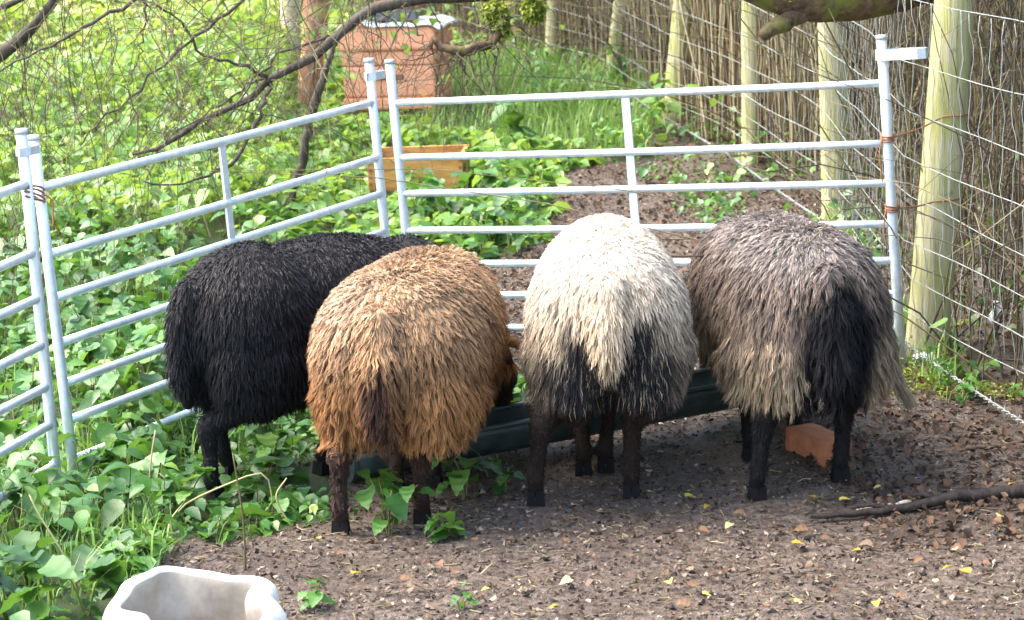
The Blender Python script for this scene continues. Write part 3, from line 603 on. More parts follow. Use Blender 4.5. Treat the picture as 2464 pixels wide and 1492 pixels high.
for px, py, nl, ls, h, sp, lab in [
    (935, 1290, 22, 0.075, 0.16, 0.10, 'leafy green weed between the hind legs of the brown sheep'),
    (1080, 1295, 14, 0.062, 0.10, 0.09, 'small green weed at the right hind hoof of the brown sheep'),
    (1120, 1200, 14, 0.075, 0.13, 0.12, 'broad-leaved green weed growing in front of the feed trough'),
    (1215, 1185, 9, 0.055, 0.10, 0.08, 'low green weed at the foot of the trough beside the cream sheep'),
    (640, 1110, 20, 0.085, 0.20, 0.14, 'big round-leaved weed under the belly of the black sheep'),
    (1255, 385, 9, 0.17, 0.30, 0.14, 'large-leaved dock plant rising from the grass behind the rear hurdle'),
    (1500, 205, 8, 0.12, 0.34, 0.10, 'bluish green bush at the foot of a far fence post'),
    (760, 1460, 12, 0.045, 0.07, 0.06, 'tiny green seedling beside the white sack on the mud'),
    (1110, 1470, 8, 0.035, 0.05, 0.05, 'sparse green seedling alone on the bare mud'),
    (450, 1250, 14, 0.085, 0.14, 0.13, 'pale round-leaved weed beside the hind hoof of the black sheep'),
    (340, 1255, 12, 0.085, 0.12, 0.12, 'weed with drooping leaves at the foot of the paired hurdle posts')]:
    plant(px, py, nl, ls, h, sp, lab)
for i, (px, py, nl, ls, h) in enumerate([(210, 1480, 11, .11, .16), (75, 1420, 12, .10, .2), (300, 1400, 10, .085, .12), (40, 1290, 12, .10, .22), (140, 1330, 12, .09, .18), (230, 1260, 10, .085, .16), (120, 1560, 11, .11, .16), (380, 1340, 8, .065, .09), (520, 1310, 8, .06, .08), (620, 1270, 8, .055, .08), (20, 1500, 11, .11, .2), (260, 1180, 12, .085, .16), (330, 1120, 12, .085, .2), (200, 1200, 10, .09, .2)]):
    plant(px, py, nl, ls, h, 0.13, 'broad-leaved green weed in the foreground bed beside the white sack', 'foreground weeds')
for i in range(34):
    px, py = random.uniform(60, 420), random.uniform(640, 1010); plant(px, py + 60, 9, 0.085, 0.30, 0.14, 'broad-leaved green weed pressing against the hurdle beside the black sheep', 'weeds against the left hurdle')
for i in range(26):
    px, py = random.uniform(980, 1310), random.uniform(470, 620); plant(px, py, 9, 0.085, 0.22, 0.13, 'broad-leaved green weed seen through the rear hurdle below the hive box', 'weeds behind the rear hurdle')
for i in range(10):
    px, py = random.uniform(2230, 2440), random.uniform(900, 980); plant(px, py, 8, 0.035, 0.07, 0.08, 'small green weed on the ground along the fence foot', 'weeds under the fence')
# bent stalks in the foreground
for pts, lab in (([(352, 1255), (362, 1120), (374, 1035)], 'straight straw stalk standing among the weeds by the hurdle'), ([(520, 1270), (430, 1230), (560, 1160), (640, 1145), (660, 1260)], 'bent yellow stalk arching by the hind leg of the black sheep'), ([(708, 1265), (665, 1200), (690, 1150)], 'kinked pale stalk on the mud between black and brown sheep'), ([(200, 1420), (150, 1330), (95, 1240), (70, 1190)], 'long straw stalk leaning in the foreground weeds'), ([(590, 1370), (585, 1250), (560, 1090)], 'dark thin stalk rising in front of the black sheep')):
    g = ground_at(*pts[0]); P = [g - [0, 0, 0.02]] + [at_depth(q[0], q[1], g[1] + 0.01*i) for i, q in enumerate(pts[1:])]
    V, F = tube(smooth_path(P, 14), np.linspace(0.0035, 0.002, 14), 5); o = Mix().add(V, F, 0.1 if 'dark' in lab else 0.9).build('dry_stalk', M['straw']); tag(o, lab, 'stalk')
# fallen branch right foreground
def stick(pts, r0, r1, label, mat='bark', n=20, side=()):
    P = [ground_at(*p) + [0, 0, 0.6*r0 + 0.006] for p in pts]; P = smooth_path(P, n); P += np.random.default_rng(3).normal(0, 0.004, P.shape)
    root = Mix(); V, F = tube(P, np.linspace(r0, r1, n), 8); root.add(V, F)
    for i, d, L in side: V, F = tube([P[i], P[i] + np.array(d)*L*0.5 + [0, 0, 0.01], P[i] + np.array(d)*L], [r1*1.3, r1, r1*0.5], 6); root.add(V, F)
    o = root.build('fallen_branch', M[mat]); tag(o, label, 'branch'); return o
stick([(2560, 1190), (2464, 1198), (2330, 1215), (2200, 1235), (2080, 1252), (1960, 1262)], 0.022, 0.007, 'dark dead branch lying across the mud', 'wetbark', side=((9, (-0.8, 0.35, 0), 0.14), (13, (-0.9, 0.2, 0), 0.12)))
stick([(2540, 1068), (2464, 1078), (2400, 1085), (2330, 1092)], 0.008, 0.004, 'thin stick lying on the leaf litter below the fence')
stick([(2185, 1218), (2090, 1238), (2040, 1250)], 0.006, 0.003, 'slender pale stick beside the dead branch', 'palebark')
stick([(1235, 118), (1280, 140), (1330, 165), (1370, 182)], 0.016, 0.010, 'pale bare stick lying in the rough grass by the far posts', 'palebark')
# pale stones by the fence foot and behind the trough
for i, (px, py, s, lab) in enumerate(((2228, 868, 0.045, 'white stone at the foot of the nearest fence post'), (1395, 200, 0.07, 'pale stone under the far thicket'))):
    bm = bmesh.new(); bmesh.ops.create_icosphere(bm, subdivisions=2, radius=s)
    for v in bm.verts: v.co *= 1 + 0.25*float(vnoise(v.co.x*30 + i*9, v.co.y*30 + v.co.z*17, 8)); v.co.z *= 0.5
    o = obj('stone', bm_mesh(bm, False), M['sheet']); o.location = ground_at(px, py) + [0, 0, 0.006]; tag(o, lab, 'stone')

# ------------------------------------------------------------------ thicket behind the fence
hd = empty('thicket_hedge', (2.4, 10, 0)); tag(hd, 'leafless tangled hedge of thin upright stems behind the stock fence', 'hedge')
ho = np.array([2.4, 10, 0])
def hedge_base(n, rg, lo=0.12, hi=1.9, pw=0.8, s0=0.0):
    s = rg.uniform(s0, cum[-1]*1.0, n); P = np.stack([np.interp(s, cum, fp[:, k]) for k in range(2)], -1); P2 = np.stack([np.interp(s + 0.05, cum, fp[:, k]) for k in range(2)], -1)
    t = P2 - P; t /= np.linalg.norm(t, axis=1, keepdims=True) + 1e-9; nm = np.stack([t[:, 1], -t[:, 0]], -1)
    P = P + nm*(lo + (hi - lo)*rg.uniform(0, 1, n)**pw)[:, None]; return s, np.stack([P[:, 0], P[:, 1], terrain(P[:, 0], P[:, 1])], -1)
def stem_set(name, n, hmin, hmax, rmin, rmax, lean, mat, seed, lo=0.12, hi=1.9, fan=0.0, zlo=0.0, s0=0.0, far=False):
    rg = np.random.default_rng(seed); s, B = hedge_base(n, rg, lo, hi, 0.8, s0); K = 4 if n > 9000 else 6; u = np.linspace(0, 1, K)
    h = rg.uniform(hmin, hmax, n); d = rg.normal(0, 1, (n, 2)); ln = np.abs(rg.normal(0, lean, n))*h; d = d/np.linalg.norm(d, axis=1, keepdims=True)*ln[:, None]; wob = rg.normal(0, 0.03, (n, K, 2))*np.linspace(0, 1, K)[None, :, None]
    z0 = rg.uniform(0, 1, n)*zlo
    Q = np.zeros((n, K, 3)); Q[:, :, :2] = B[:, None, :2] + d[:, None]*(u**1.3)[None, :, None] + wob; Q[:, :, 2] = B[:, 2:3] + z0[:, None] - 0.03*(zlo == 0) + h[:, None]*(u - fan*u**2)[None]
    R = rg.uniform(rmin, rmax, n)[:, None]*(1 - 0.6*u)[None]; V, F = tubes(Q - ho, R, 4 if rmax > 0.01 else 3, False); sd = 4 if rmax > 0.01 else 3
    o = obj(name, mesh_of(V, F, True, {'rnd': np.repeat(np.clip(rg.beta(1.6, 2.0, n), 0, 1), K*sd)}), mat, hd); tag(o, kind='stuff'); return Q
Q1 = stem_set('upright_stems', 2000, 1.0, 2.3, 0.002, 0.006, 0.34, M['twig'], 101, 0.1, 2.0)
stem_set('pale_reed_stems', 2600, 1.0, 2.0, 0.003, 0.0085, 0.07, M['pale_stem'], 102, 0.06, 1.2, 0, 0, 8.6)
stem_set('woody_stems', 260, 1.2, 2.4, 0.0055, 0.014, 0.42, M['twig'], 103, 0.35, 2.0)
stem_set('fine_twigs', 13000, -0.35, 0.6, 0.0012, 0.0028, 1.1, M['twig'], 104, 0.05, 1.8, 0, 1.7)
stem_set('bramble_canes', 420, 0.8, 1.7, 0.002, 0.0045, 0.75, M['twig'], 105, 0.03, 0.6, 0.55)
rg = np.random.default_rng(106)
s, B = hedge_base(20000, rg, 0.2, 2.2, 0.7); B[:, 2] += rg.uniform(1.45, 2.7, len(B)); o = obj('added_shade_leaves', leaves_mesh(B - ho, rg.uniform(0.04, 0.08, len(B)), 0.9, 107, tpl=L4), M['hedge_leaf'], hd); tag(o, kind='stuff')  # unseen leaf canopy added over the stems to darken the hedge inside
s, B = hedge_base(3600, rg, 0.0, 0.9, 1.2); k = vnoise(B[:, 0]*2.2, B[:, 1]*2.2, 108) > -0.05; B = B[k]; B[:, 2] += 0.01 + 0.35*rg.uniform(0, 1, len(B))**2; o = obj('ivy_leaves', leaves_mesh(B - ho, rg.uniform(0.025, 0.06, len(B)), 0.9, 109), M['hedge_leaf'], hd); tag(o, kind='stuff')
s, B = hedge_base(3800, rg, -0.55, 0.25, 1.0, 6.5); k = vnoise(B[:, 0]*2.2, B[:, 1]*2.2, 110) > -0.12; B = B[k]; B[:, 2] += 0.01 + 0.16*rg.uniform(0, 1, len(B))**2
tag(obj('fence_weeds', leaves_mesh(B, rg.uniform(0.025, 0.06, len(B)), 0.9, 111), M['weed']), 'ivy and low weeds along the foot of the far fence', 'ground cover', kind='stuff')
# moss cushions under the fence
x, y = scatter(9000, 1.1, 1.7, 7.3, 8.6, 112); k = vnoise(x*5, y*5, 113) > 0.2; x, y = x[k], y[k]
tag(obj('moss_patch', leaves_mesh(np.stack([x, y, terrain(x, y) + rng.uniform(0, 0.03, len(x))], -1), rng.uniform(0.008, 0.018, len(x)), 0.9, 114, tpl=L4), M['moss']), 'yellow-green moss cushions under the fence beside the grey sheep', 'moss', kind='stuff')

# ------------------------------------------------------------------ trees
def limb(pts, radii, mat, name, parent, off, n=30, sides=9, knots=0.05, seed=0, rough=0.004):
    P = smooth_path(np.concatenate([pts, np.asarray(radii, float)[:, None]], 1), n); rr = P[:, 3]; P = P[:, :3] + np.random.default_rng(seed).normal(0, rough, (n, 3))
    rr = rr*(1 + knots*np.random.default_rng(seed + 1).standard_normal(n)); V, F = tube(P - off, np.maximum(rr, 0.0015), sides); o = Mix().add(V, F).build(name, mat, parent); return o, P
def pxp(L): return [at_depth(x, y, d) for x, y, d in L]
def twigs(name, roots, dirs, lens, mat, parent, off, seed, r0=0.0023, curl=0.35, sub=3, droop=0.3):
    rg = np.random.default_rng(seed); n = len(roots); K = 8; u = np.linspace(0, 1, K)
    def grow(B, D, L, r):
        n = len(B); side = rg.normal(0, 1, (n, 3)); side -= D*(side*D).sum(1, keepdims=True); Q = B[:, None] + D[:, None]*(u[None, :, None]*L[:, None, None]) + side[:, None]*(curl*(u**2)[None, :, None]*L[:, None, None]*rg.normal(0.5, 0.4, n)[:, None, None])
        Q[:, :, 2] -= droop*(u**2)[None]*L[:, None]; Q += rg.normal(0, 0.006, Q.shape)*(u > 0)[None, :, None]
        return Q, r[:, None]*(1 - 0.65*u)[None]
    Q, R = grow(roots, dirs, lens, np.full(n, r0)*rg.uniform(0.7, 1.3, n)); QS, RS = [Q], [R]
    for k in range(sub):
        i = rg.integers(2, K - 1, n); B = Q[np.arange(n), i]; D = Q[np.arange(n), i] - Q[np.arange(n), i - 1]; D = D/np.linalg.norm(D, axis=1, keepdims=True) + rg.normal(0, 0.7, (n, 3)); D /= np.linalg.norm(D, axis=1, keepdims=True)
        q, r = grow(B, D, lens*rg.uniform(0.25, 0.6, n), np.full(n, r0*0.6)); QS.append(q); RS.append(r)
    Q = np.concatenate(QS); R = np.concatenate(RS); V, F = tubes(Q - off, np.maximum(R, 0.0009), 3, False)
    o = obj(name, mesh_of(V, F, True, {'rnd': np.repeat(np.clip(rg.beta(1.5, 2.2, len(Q)), 0, 1), K*3)}), mat, parent); tag(o, kind='stuff'); return Q
def unit(v): v = np.asarray(v, float); return v/np.linalg.norm(v, axis=-1, keepdims=True)
# overhanging tree: trunk stands beyond the fence outside the picture
tb = np.array([3.3, 9.6, float(terrain(3.3, 9.6))]); T1 = empty('overhanging_tree', tb); tag(T1, 'mossy old tree whose limbs arch over the pen and the fence', 'tree')
limb([tb - [0, 0, .2], tb + [-0.05, 0, 1.0], tb + [-0.1, -0.1, 2.2], tb + [0.1, 0, 3.8]], [0.26, 0.2, 0.17, 0.1], M['mossy'], 'trunk', T1, tb, 24, 14)
L1, P1 = limb([tb + [-0.1, -0.1, 2.1]] + pxp([(2440, -170, 8.75), (2210, -62, 8.5), (2110, -30, 8.45), (2010, -16, 8.4), (1918, -18, 8.35), (1800, -48, 8.3), (1690, -92, 8.3), (1500, -190, 8.4)]), [0.15, 0.115, 0.10, 0.097, 0.095, 0.09, 0.07, 0.055, 0.03], M['mossy'], 'limb', T1, tb, 44, 14, 0.04, 5)
limb(pxp([(1950, 5, 8.36), (1905, 42, 8.30), (1868, 66, 8.26), (1834, 86, 8.22)]), [0.05, 0.035, 0.028, 0.02], M['mossy'], 'stub', T1, tb, 12, 9, 0.08, 6)
L2, P2 = limb([tb + [0.05, 0, 3.2], np.array([1.8, 9.6, 2.9])] + pxp([(1560, -210, 9.4), (1330, -70, 9.3), (1180, -14, 9.3), (1080, -8, 9.25), (960, 4, 9.2), (880, 33, 9.2), (822, 77, 9.15), (733, 154, 9.1), (648, 193, 9.1), (579, 251, 9.1), (482, 289, 9.05), (386, 359, 9.0), (320, 372, 9.0)]), [0.09, 0.06, 0.045, 0.036, 0.028, 0.024, 0.022, 0.021, 0.019, 0.017, 0.014, 0.012, 0.010, 0.008, 0.004], M['bark'], 'limb', T1, tb, 60, 9, 0.06, 7)
L3, P3 = limb(pxp([(1185, -14, 9.3), (1206, 30, 9.25), (1214, 68, 9.2), (1172, 104, 9.15), (1110, 122, 9.1), (1066, 116, 9.1), (1040, 94, 9.1), (1036, 118, 9.08)]), [0.024, 0.022, 0.02, 0.016, 0.015, 0.015, 0.011, 0.006], M['mossy'], 'branch', T1, tb, 26, 8, 0.12, 8)
for i, (L, r) in enumerate((([(648, 193, 9.1), (600, 160, 9.05), (520, 138, 9.0), (486, 131, 9.0), (436, 50, 8.95), (347, 0, 8.95), (250, -60, 8.9)], 0.008), ([(648, 193, 9.1), (630, 270, 9.0), (617, 301, 9.0), (560, 386, 8.95), (532, 409, 8.9), (440, 438, 8.9), (347, 440, 8.9)], 0.010), ([(733, 154, 9.1), (620, 195, 9.1), (520, 260, 9.0), (400, 340, 8.9)], 0.006), ([(822, 77, 9.15), (700, 120, 9.1), (610, 190, 9.0), (540, 300, 8.9)], 0.006), ([(700, -90, 8.9), (575, 8, 8.9), (470, 90, 8.9), (397, 150, 8.85), (270, 270, 8.8), (200, 340, 8.8)], 0.008), ([(520, -60, 8.8), (328, 0, 8.8), (200, 70, 8.75), (77, 135, 8.7), (-40, 190, 8.7)], 0.009), ([(347, 0, 8.8), (345, 70, 8.8), (330, 140, 8.8), (290, 250, 8.75)], 0.005), ([(1110, 122, 9.1), (1120, 190, 9.1), (1105, 250, 9.1)], 0.004), ([(1180, 60, 9.2), (1190, 150, 9.15), (1180, 250, 9.1)], 0.004), ([(960, 4, 9.2), (1000, 70, 9.1), (1040, 150, 9.0), (1060, 230, 9.0)], 0.004))):
    limb(pxp(L), np.linspace(r, r*0.35, len(L)), M['bark'], 'branch', T1, tb, 22, 6, 0.1, 20 + i, 0.006)
# fine hanging twigs from the limb and its branches
rg = np.random.default_rng(201)
n = 210; px = rg.uniform(-120, 900, n); py = rg.uniform(-160, 330, n); dp = rg.uniform(8.5, 9.6, n); keep = py < 420 - 0.28*px; px, py, dp = px[keep], py[keep], dp[keep]
roots = np.array([at_depth(a, b, c) for a, b, c in zip(px, py, dp)]); dirs = unit(np.stack([rg.normal(-0.25, 0.6, len(px)), rg.normal(0, 0.3, len(px)), rg.normal(-0.8, 0.5, len(px))], -1))
twigs('twigs', roots, dirs, rg.uniform(0.2, 0.65, len(px)), M['twig'], T1, tb, 202)
idx = rg.integers(22, 59, 130); dirs = unit(np.stack([rg.normal(0, 0.7, 130), rg.normal(0, 0.4, 130), rg.normal(-0.6, 0.6, 130)], -1)); twigs('twigs', P2[idx], dirs, rg.uniform(0.12, 0.5, 130), M['twig'], T1, tb, 203)
idx = rg.integers(4, 25, 40); dirs = unit(np.stack([rg.normal(0, 0.7, 40), rg.normal(0, 0.4, 40), rg.normal(-0.6, 0.6, 40)], -1)); twigs('twigs', P3[idx], dirs, rg.uniform(0.1, 0.35, 40), M['twig'], T1, tb, 204, 0.0025)
def tuft(cx, cy, d, r, n, name, seed):
    c = at_depth(cx, cy, d); rgt = np.random.default_rng(seed); v = rgt.normal(0, 1, (n, 3)); v = unit(v)*(rgt.uniform(0.3, 1, n)**0.5)[:, None]*np.array(r); P = c + v
    o = obj(name, leaves_mesh(P - tb, rgt.uniform(0.010, 0.026, n), 1.3, seed), M['moss'], T1); tag(o, kind='stuff')
tuft(1192, 28, 9.22, (0.055, 0.05, 0.05), 420, 'moss', 301); tuft(1205, 70, 9.18, (0.03, 0.03, 0.04), 220, 'moss', 302)
limb(pxp([(1330, -75, 9.3), (1300, -30, 9.28), (1284, 18, 9.25), (1282, 44, 9.25)]), [0.03, 0.025, 0.02, 0.012], M['mossy'], 'branch', T1, tb, 10, 8, 0.1, 61); tuft(1284, 22, 9.2, (0.045, 0.04, 0.055), 620, 'moss', 303)
idx = np.repeat(np.arange(10, 40), 16); pm = P1[idx] + unit(rg.normal(0, 1, (len(idx), 3)))*0.09; o = obj('moss', leaves_mesh(pm - tb, rg.uniform(0.008, 0.018, len(idx)), 1.2, 305), M['moss'], T1); tag(o, kind='stuff')
rgc = np.random.default_rng(331); n = 46; a_ = rgc.uniform(-0.6, 0.9, n); B = tb + np.stack([rgc.normal(0, 0.1, n), rgc.normal(0, 0.1, n), rgc.uniform(2.6, 3.8, n)], -1); D = unit(np.stack([-1 - 0*a_, rgc.normal(-0.35, 0.45, n), rgc.uniform(0.05, 0.45, n)], -1))  # unseen branches and leaf canopy added overhead to shade the pen
QC = twigs('added_shade_boughs', B, D, rgc.uniform(1.6, 4.4, n), M['bark'], T1, tb, 332, 0.022, 0.05, 0, 0.0)
pc = QC[:, 2:].reshape(-1, 3)[rgc.integers(0, QC.shape[0]*(QC.shape[1] - 2), 7000)] + rgc.normal(0, 0.32, (7000, 3)); pc = pc[(pc[:, 2] > 2.35)]
o = obj('unseen_crown', leaves_mesh(pc - tb, rgc.uniform(0.06, 0.11, len(pc)), 1.2, 333, tpl=L4), M['hedge_leaf'], T1); tag(o, kind='stuff')  # added leaves, out of view, that throw soft shade on the pen
# tree on the left, trunk outside the picture
tb2 = np.array([-3.4, 9.4, float(terrain(-3.4, 9.4))]); T2 = empty('leaning_tree', tb2); tag(T2, 'dark tree whose bare limb crosses the corner above the hurdle', 'tree')
limb([tb2 - [0, 0, .2], tb2 + [0.05, 0, 0.8], tb2 + [0.2, -0.05, 1.6], tb2 + [0.2, 0, 3.0]], [0.2, 0.16, 0.12, 0.08], M['bark'], 'trunk', T2, tb2, 20, 12)
L4, P4 = limb([tb2 + [0.1, 0, 0.95]] + pxp([(-160, 200, 9.2), (0, 128, 9.0), (50, 92, 9.0), (90, 55, 8.95), (125, 8, 8.9), (160, -60, 8.9), (240, -220, 8.8)]), [0.06, 0.03, 0.024, 0.021, 0.019, 0.017, 0.013, 0.006], M['bark'], 'limb', T2, tb2, 30, 8, 0.1, 71)
limb(pxp([(0, 20, 8.9), (60, -10, 8.9), (140, -80, 8.9)]), [0.012, 0.012, 0.01], M['bark'], 'branch', T2, tb2, 8, 6, 0.1, 72)
idx = rg.integers(5, 29, 60); dirs = unit(np.stack([rg.normal(0, 0.6, 60), rg.normal(0, 0.4, 60), rg.normal(-0.7, 0.5, 60)], -1)); twigs('twigs', P4[idx], dirs, rg.uniform(0.15, 0.7, 60), M['twig'], T2, tb2, 205)
# red and pale trunks beyond the hurdles, with crowns above the picture
def far_tree(base, tops, r, mat, label, name, crown_mat, seed):
    g = ground_at(*base); root = empty(name, g); tag(root, label, 'tree'); P = [g - [0, 0, 0.1], g] + [at_depth(x, y, g[1]) for x, y in tops]; top = P[-1] + (P[-1] - P[-2])/np.linalg.norm(P[-1] - P[-2])*2.2; P.append(top)
    limb(P, [r*1.25, r*1.1] + [r]*len(tops) + [r*0.5], mat, 'trunk', root, g, 26, 12, 0.05, seed)
    rgt = np.random.default_rng(seed); n = 60; B = P[-2] + (top - P[-2])*rgt.uniform(0, 1, (n, 1)); D = unit(np.stack([rgt.normal(0, 1, n), rgt.normal(0, 1, n), rgt.normal(0.3, 0.4, n)], -1)); Q = twigs('branches', B, D, rgt.uniform(0.5, 1.4, n), M['bark'], root, g, seed + 1, 0.012)
    P = Q.reshape(-1, 3)[rgt.integers(0, Q.shape[0]*Q.shape[1], 2500)] + rgt.normal(0, 0.08, (2500, 3)); o = obj('unseen_crown', leaves_mesh(P - g, rgt.uniform(0.04, 0.08, 2500), 1.2, seed), crown_mat, root); tag(o, kind='stuff')
far_tree((742, 292), [(748, 180), (756, 80), (764, -40)], 0.072, M['redbark'], 'tree with a reddish brown trunk standing left of the beehive', 'red_barked_tree', M['bright'], 401)
far_tree((704, 178), [(702, 90), (696, 20), (690, -60)], 0.06, M['palebark'], 'tree with a pale cream trunk close behind the reddish trunk', 'pale_barked_tree', M['bright'], 402)
g = ground_at(683, 532); sp = empty('dead_sapling', g); tag(sp, 'thin dark leaning sapling in front of the reddish trunk', 'sapling')
limb([g - [0, 0, .05]] + [at_depth(x, y, g[1]) for x, y in ((700, 470), (720, 410), (735, 345), (750, 270), (775, 190), (800, 120), (830, 60))], [0.017, 0.018, 0.02, 0.022, 0.022, 0.018, 0.012, 0.007], M['bark'], 'stem', sp, g, 26, 8, 0.08, 403)
rgt = np.random.default_rng(9); B = np.array([at_depth(740 + rgt.uniform(-10, 20), rgt.uniform(80, 330), g[1]) for _ in range(22)]); D = unit(np.stack([rgt.normal(0, 0.8, 22), rgt.normal(0, 0.4, 22), rgt.normal(-0.1, 0.6, 22)], -1)); twigs('twigs', B, D, rgt.uniform(0.2, 0.6, 22), M['twig'], sp, g, 404)

# ------------------------------------------------------------------ feed trough with its clay block, white sack
A0 = np.array([TRA[0], TRA[1], float(terrain(*TRA)) + 0.004]); B0 = np.array([TRB[0], TRB[1], float(terrain(*TRB)) + 0.05])
tr = empty('feed_trough', A0); tag(tr, 'long dark green half-round plastic feed trough under the sheep', 'trough')
ax = B0 - A0; LT = np.linalg.norm(ax); ax /= LT; sdv = unit(np.cross(ax, [0, 0, 1])); upv = np.cross(sdv, ax)
def half(ro, ri, L0, L1, K=30, n=15):
    V = []; F = []
    for i in range(K):
        s = L0 + (L1 - L0)*i/(K - 1)
        for r, rev in ((ro, 0), (ri, 1)):
            for j in range(n):
                a = math.pi*(j/(n - 1)); V.append(ax*s + sdv*math.cos(a)*r + upv*(ro - math.sin(a)*r + 0.002*math.sin(s*9)*rev))
    W = 2*n
    for i in range(K - 1):
        for j in range(n - 1):
            a = i*W + j; F.append([a, a + 1, a + W + 1, a + W]); b = i*W + n + j; F.append([b + 1, b, b + W, b + W + 1])
        F.append([i*W + n - 1, i*W + W - 1, i*W + 2*W - 1, i*W + W + n - 1]); F.append([i*W, i*W + W, i*W + W + n, i*W + n])
    for i, o_ in ((0, 1), (K - 1, 0)):
        for j in range(n - 1): q = [i*W + j, i*W + j + 1, i*W + n + j + 1, i*W + n + j]; F.append(q if not o_ else q[::-1])
    return V, [F]
V, F = half(0.105, 0.096, 0, LT); Mix().add(V, F).build('channel', M['trough'], tr)
for s in (0.0, LT):
    V = [ax*(s + 0.006*d) + sdv*math.cos(math.pi*j/14)*0.108 + upv*(0.105 - math.sin(math.pi*j/14)*0.108) for d in (-1, 1) for j in range(15)]
    F4 = [[j, j + 1, 16 + j, 15 + j] for j in range(14)] + [[14, 0, 15, 29]]; Mix().add(V, [F4, [list(range(14, -1, -1)), list(range(15, 30))]]).build('end_plate', M['trough'], tr, False)
for sgn in (-1, 1):
    V, F = tube([ax*0 + sdv*sgn*0.1 + upv*0.106, ax*LT + sdv*sgn*0.1 + upv*0.106], 0.008, 8); Mix().add(V, F).build('rim', M['trough'], tr)
x = rng.uniform(0.25, 1.0, 420); y = 7.62 + 0.30*(x - 0.25) + rng.normal(0, 0.06, 420); P = np.stack([x, y, terrain(x, y) + 0.006], -1); tag(obj('pale_flakes', leaves_mesh(P, rng.uniform(0.012, 0.026, 420), 0.7, 131), M['sheet']), 'pale shavings scattered on the ground behind the trough', 'flakes', kind='stuff'); M['sheet'].name  # small pale flecks strewn in a strip behind the trough
bg_ = ground_at(1972, 1108); o = obj('clay_block', box_mesh(0.10, 0.20, 0.085, 0.008, 2, 1, 0.001), M['brick']); o.location = bg_ + [0, 0.05, -0.012]; o.rotation_euler = (0.05, 0.04, 0.5); tag(o, 'orange clay block propping the trough beside the hind leg of the grey sheep', 'block')
# sack
def at_height(px, py, z): d = ray(px, py); return CP + d*((z - CAMH)/d[2])
sc = at_height(474, 1434, 0.30); sc[2] = float(terrain(sc[0], sc[1]))
n = 44; prof = [(0.02, 0.0), (0.135, 0.004), (0.165, 0.03), (0.178, 0.10), (0.184, 0.18), (0.186, 0.25), (0.182, 0.285), (0.172, 0.302), (0.158, 0.305), (0.146, 0.296), (0.142, 0.27), (0.146, 0.20), (0.148, 0.12), (0.12, 0.075), (0.02, 0.07)]
V = []
for k, (r, z) in enumerate(prof):
    for j in range(n):
        a = 2*math.pi*j/n; ca, sa = math.cos(a), math.sin(a)
        cr = 0.012*math.sin(a*5 + z*14) + 0.008*math.sin(a*9 + 1 - z*20) + 0.010*float(vnoise(ca*3 + 7, sa*3 + z*12, 6))*2
        dz = (0.026*math.sin(a - 0.6) + 0.008*math.sin(a*3 + 0.5))*min(1, z/0.25)
        fold = 0.03*math.exp(-((a - 0.45)/0.3)**2) if k >= 7 else 0
        rr = r + cr*min(1, z/0.1) - fold; V.append([rr*ca*1.02, rr*sa*0.86, z + dz])
idx = np.arange(len(prof)*n).reshape(len(prof), n); q = np.stack([idx[:-1], np.roll(idx[:-1], -1, 1), np.roll(idx[1:], -1, 1), idx[1:]], -1).reshape(-1, 4)
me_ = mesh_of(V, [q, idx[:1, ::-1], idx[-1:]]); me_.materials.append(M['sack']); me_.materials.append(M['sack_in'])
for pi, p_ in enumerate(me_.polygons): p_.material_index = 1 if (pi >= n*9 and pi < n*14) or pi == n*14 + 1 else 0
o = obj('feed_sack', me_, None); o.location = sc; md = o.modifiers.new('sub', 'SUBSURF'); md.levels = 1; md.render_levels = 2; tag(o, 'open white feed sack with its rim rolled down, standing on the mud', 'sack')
# scrap caught in the netting
p = at_depth(2396, 752, 8.2); bm = bmesh.new(); bmesh.ops.create_grid(bm, x_segments=8, y_segments=10, size=0.03)
for v in bm.verts: x, y = v.co.x, v.co.y; v.co = Vector((x*0.45 + 0.008*math.sin(y*120), 0.012*math.sin(x*150 + y*60), y*1.3))
o = obj('plastic_scrap', bm_mesh(bm, True), M['sheet']); o.location = p; md = o.modifiers.new('thick', 'SOLIDIFY'); md.thickness = 0.003; tag(o, 'scrap of white plastic caught in the fence netting', 'scrap')

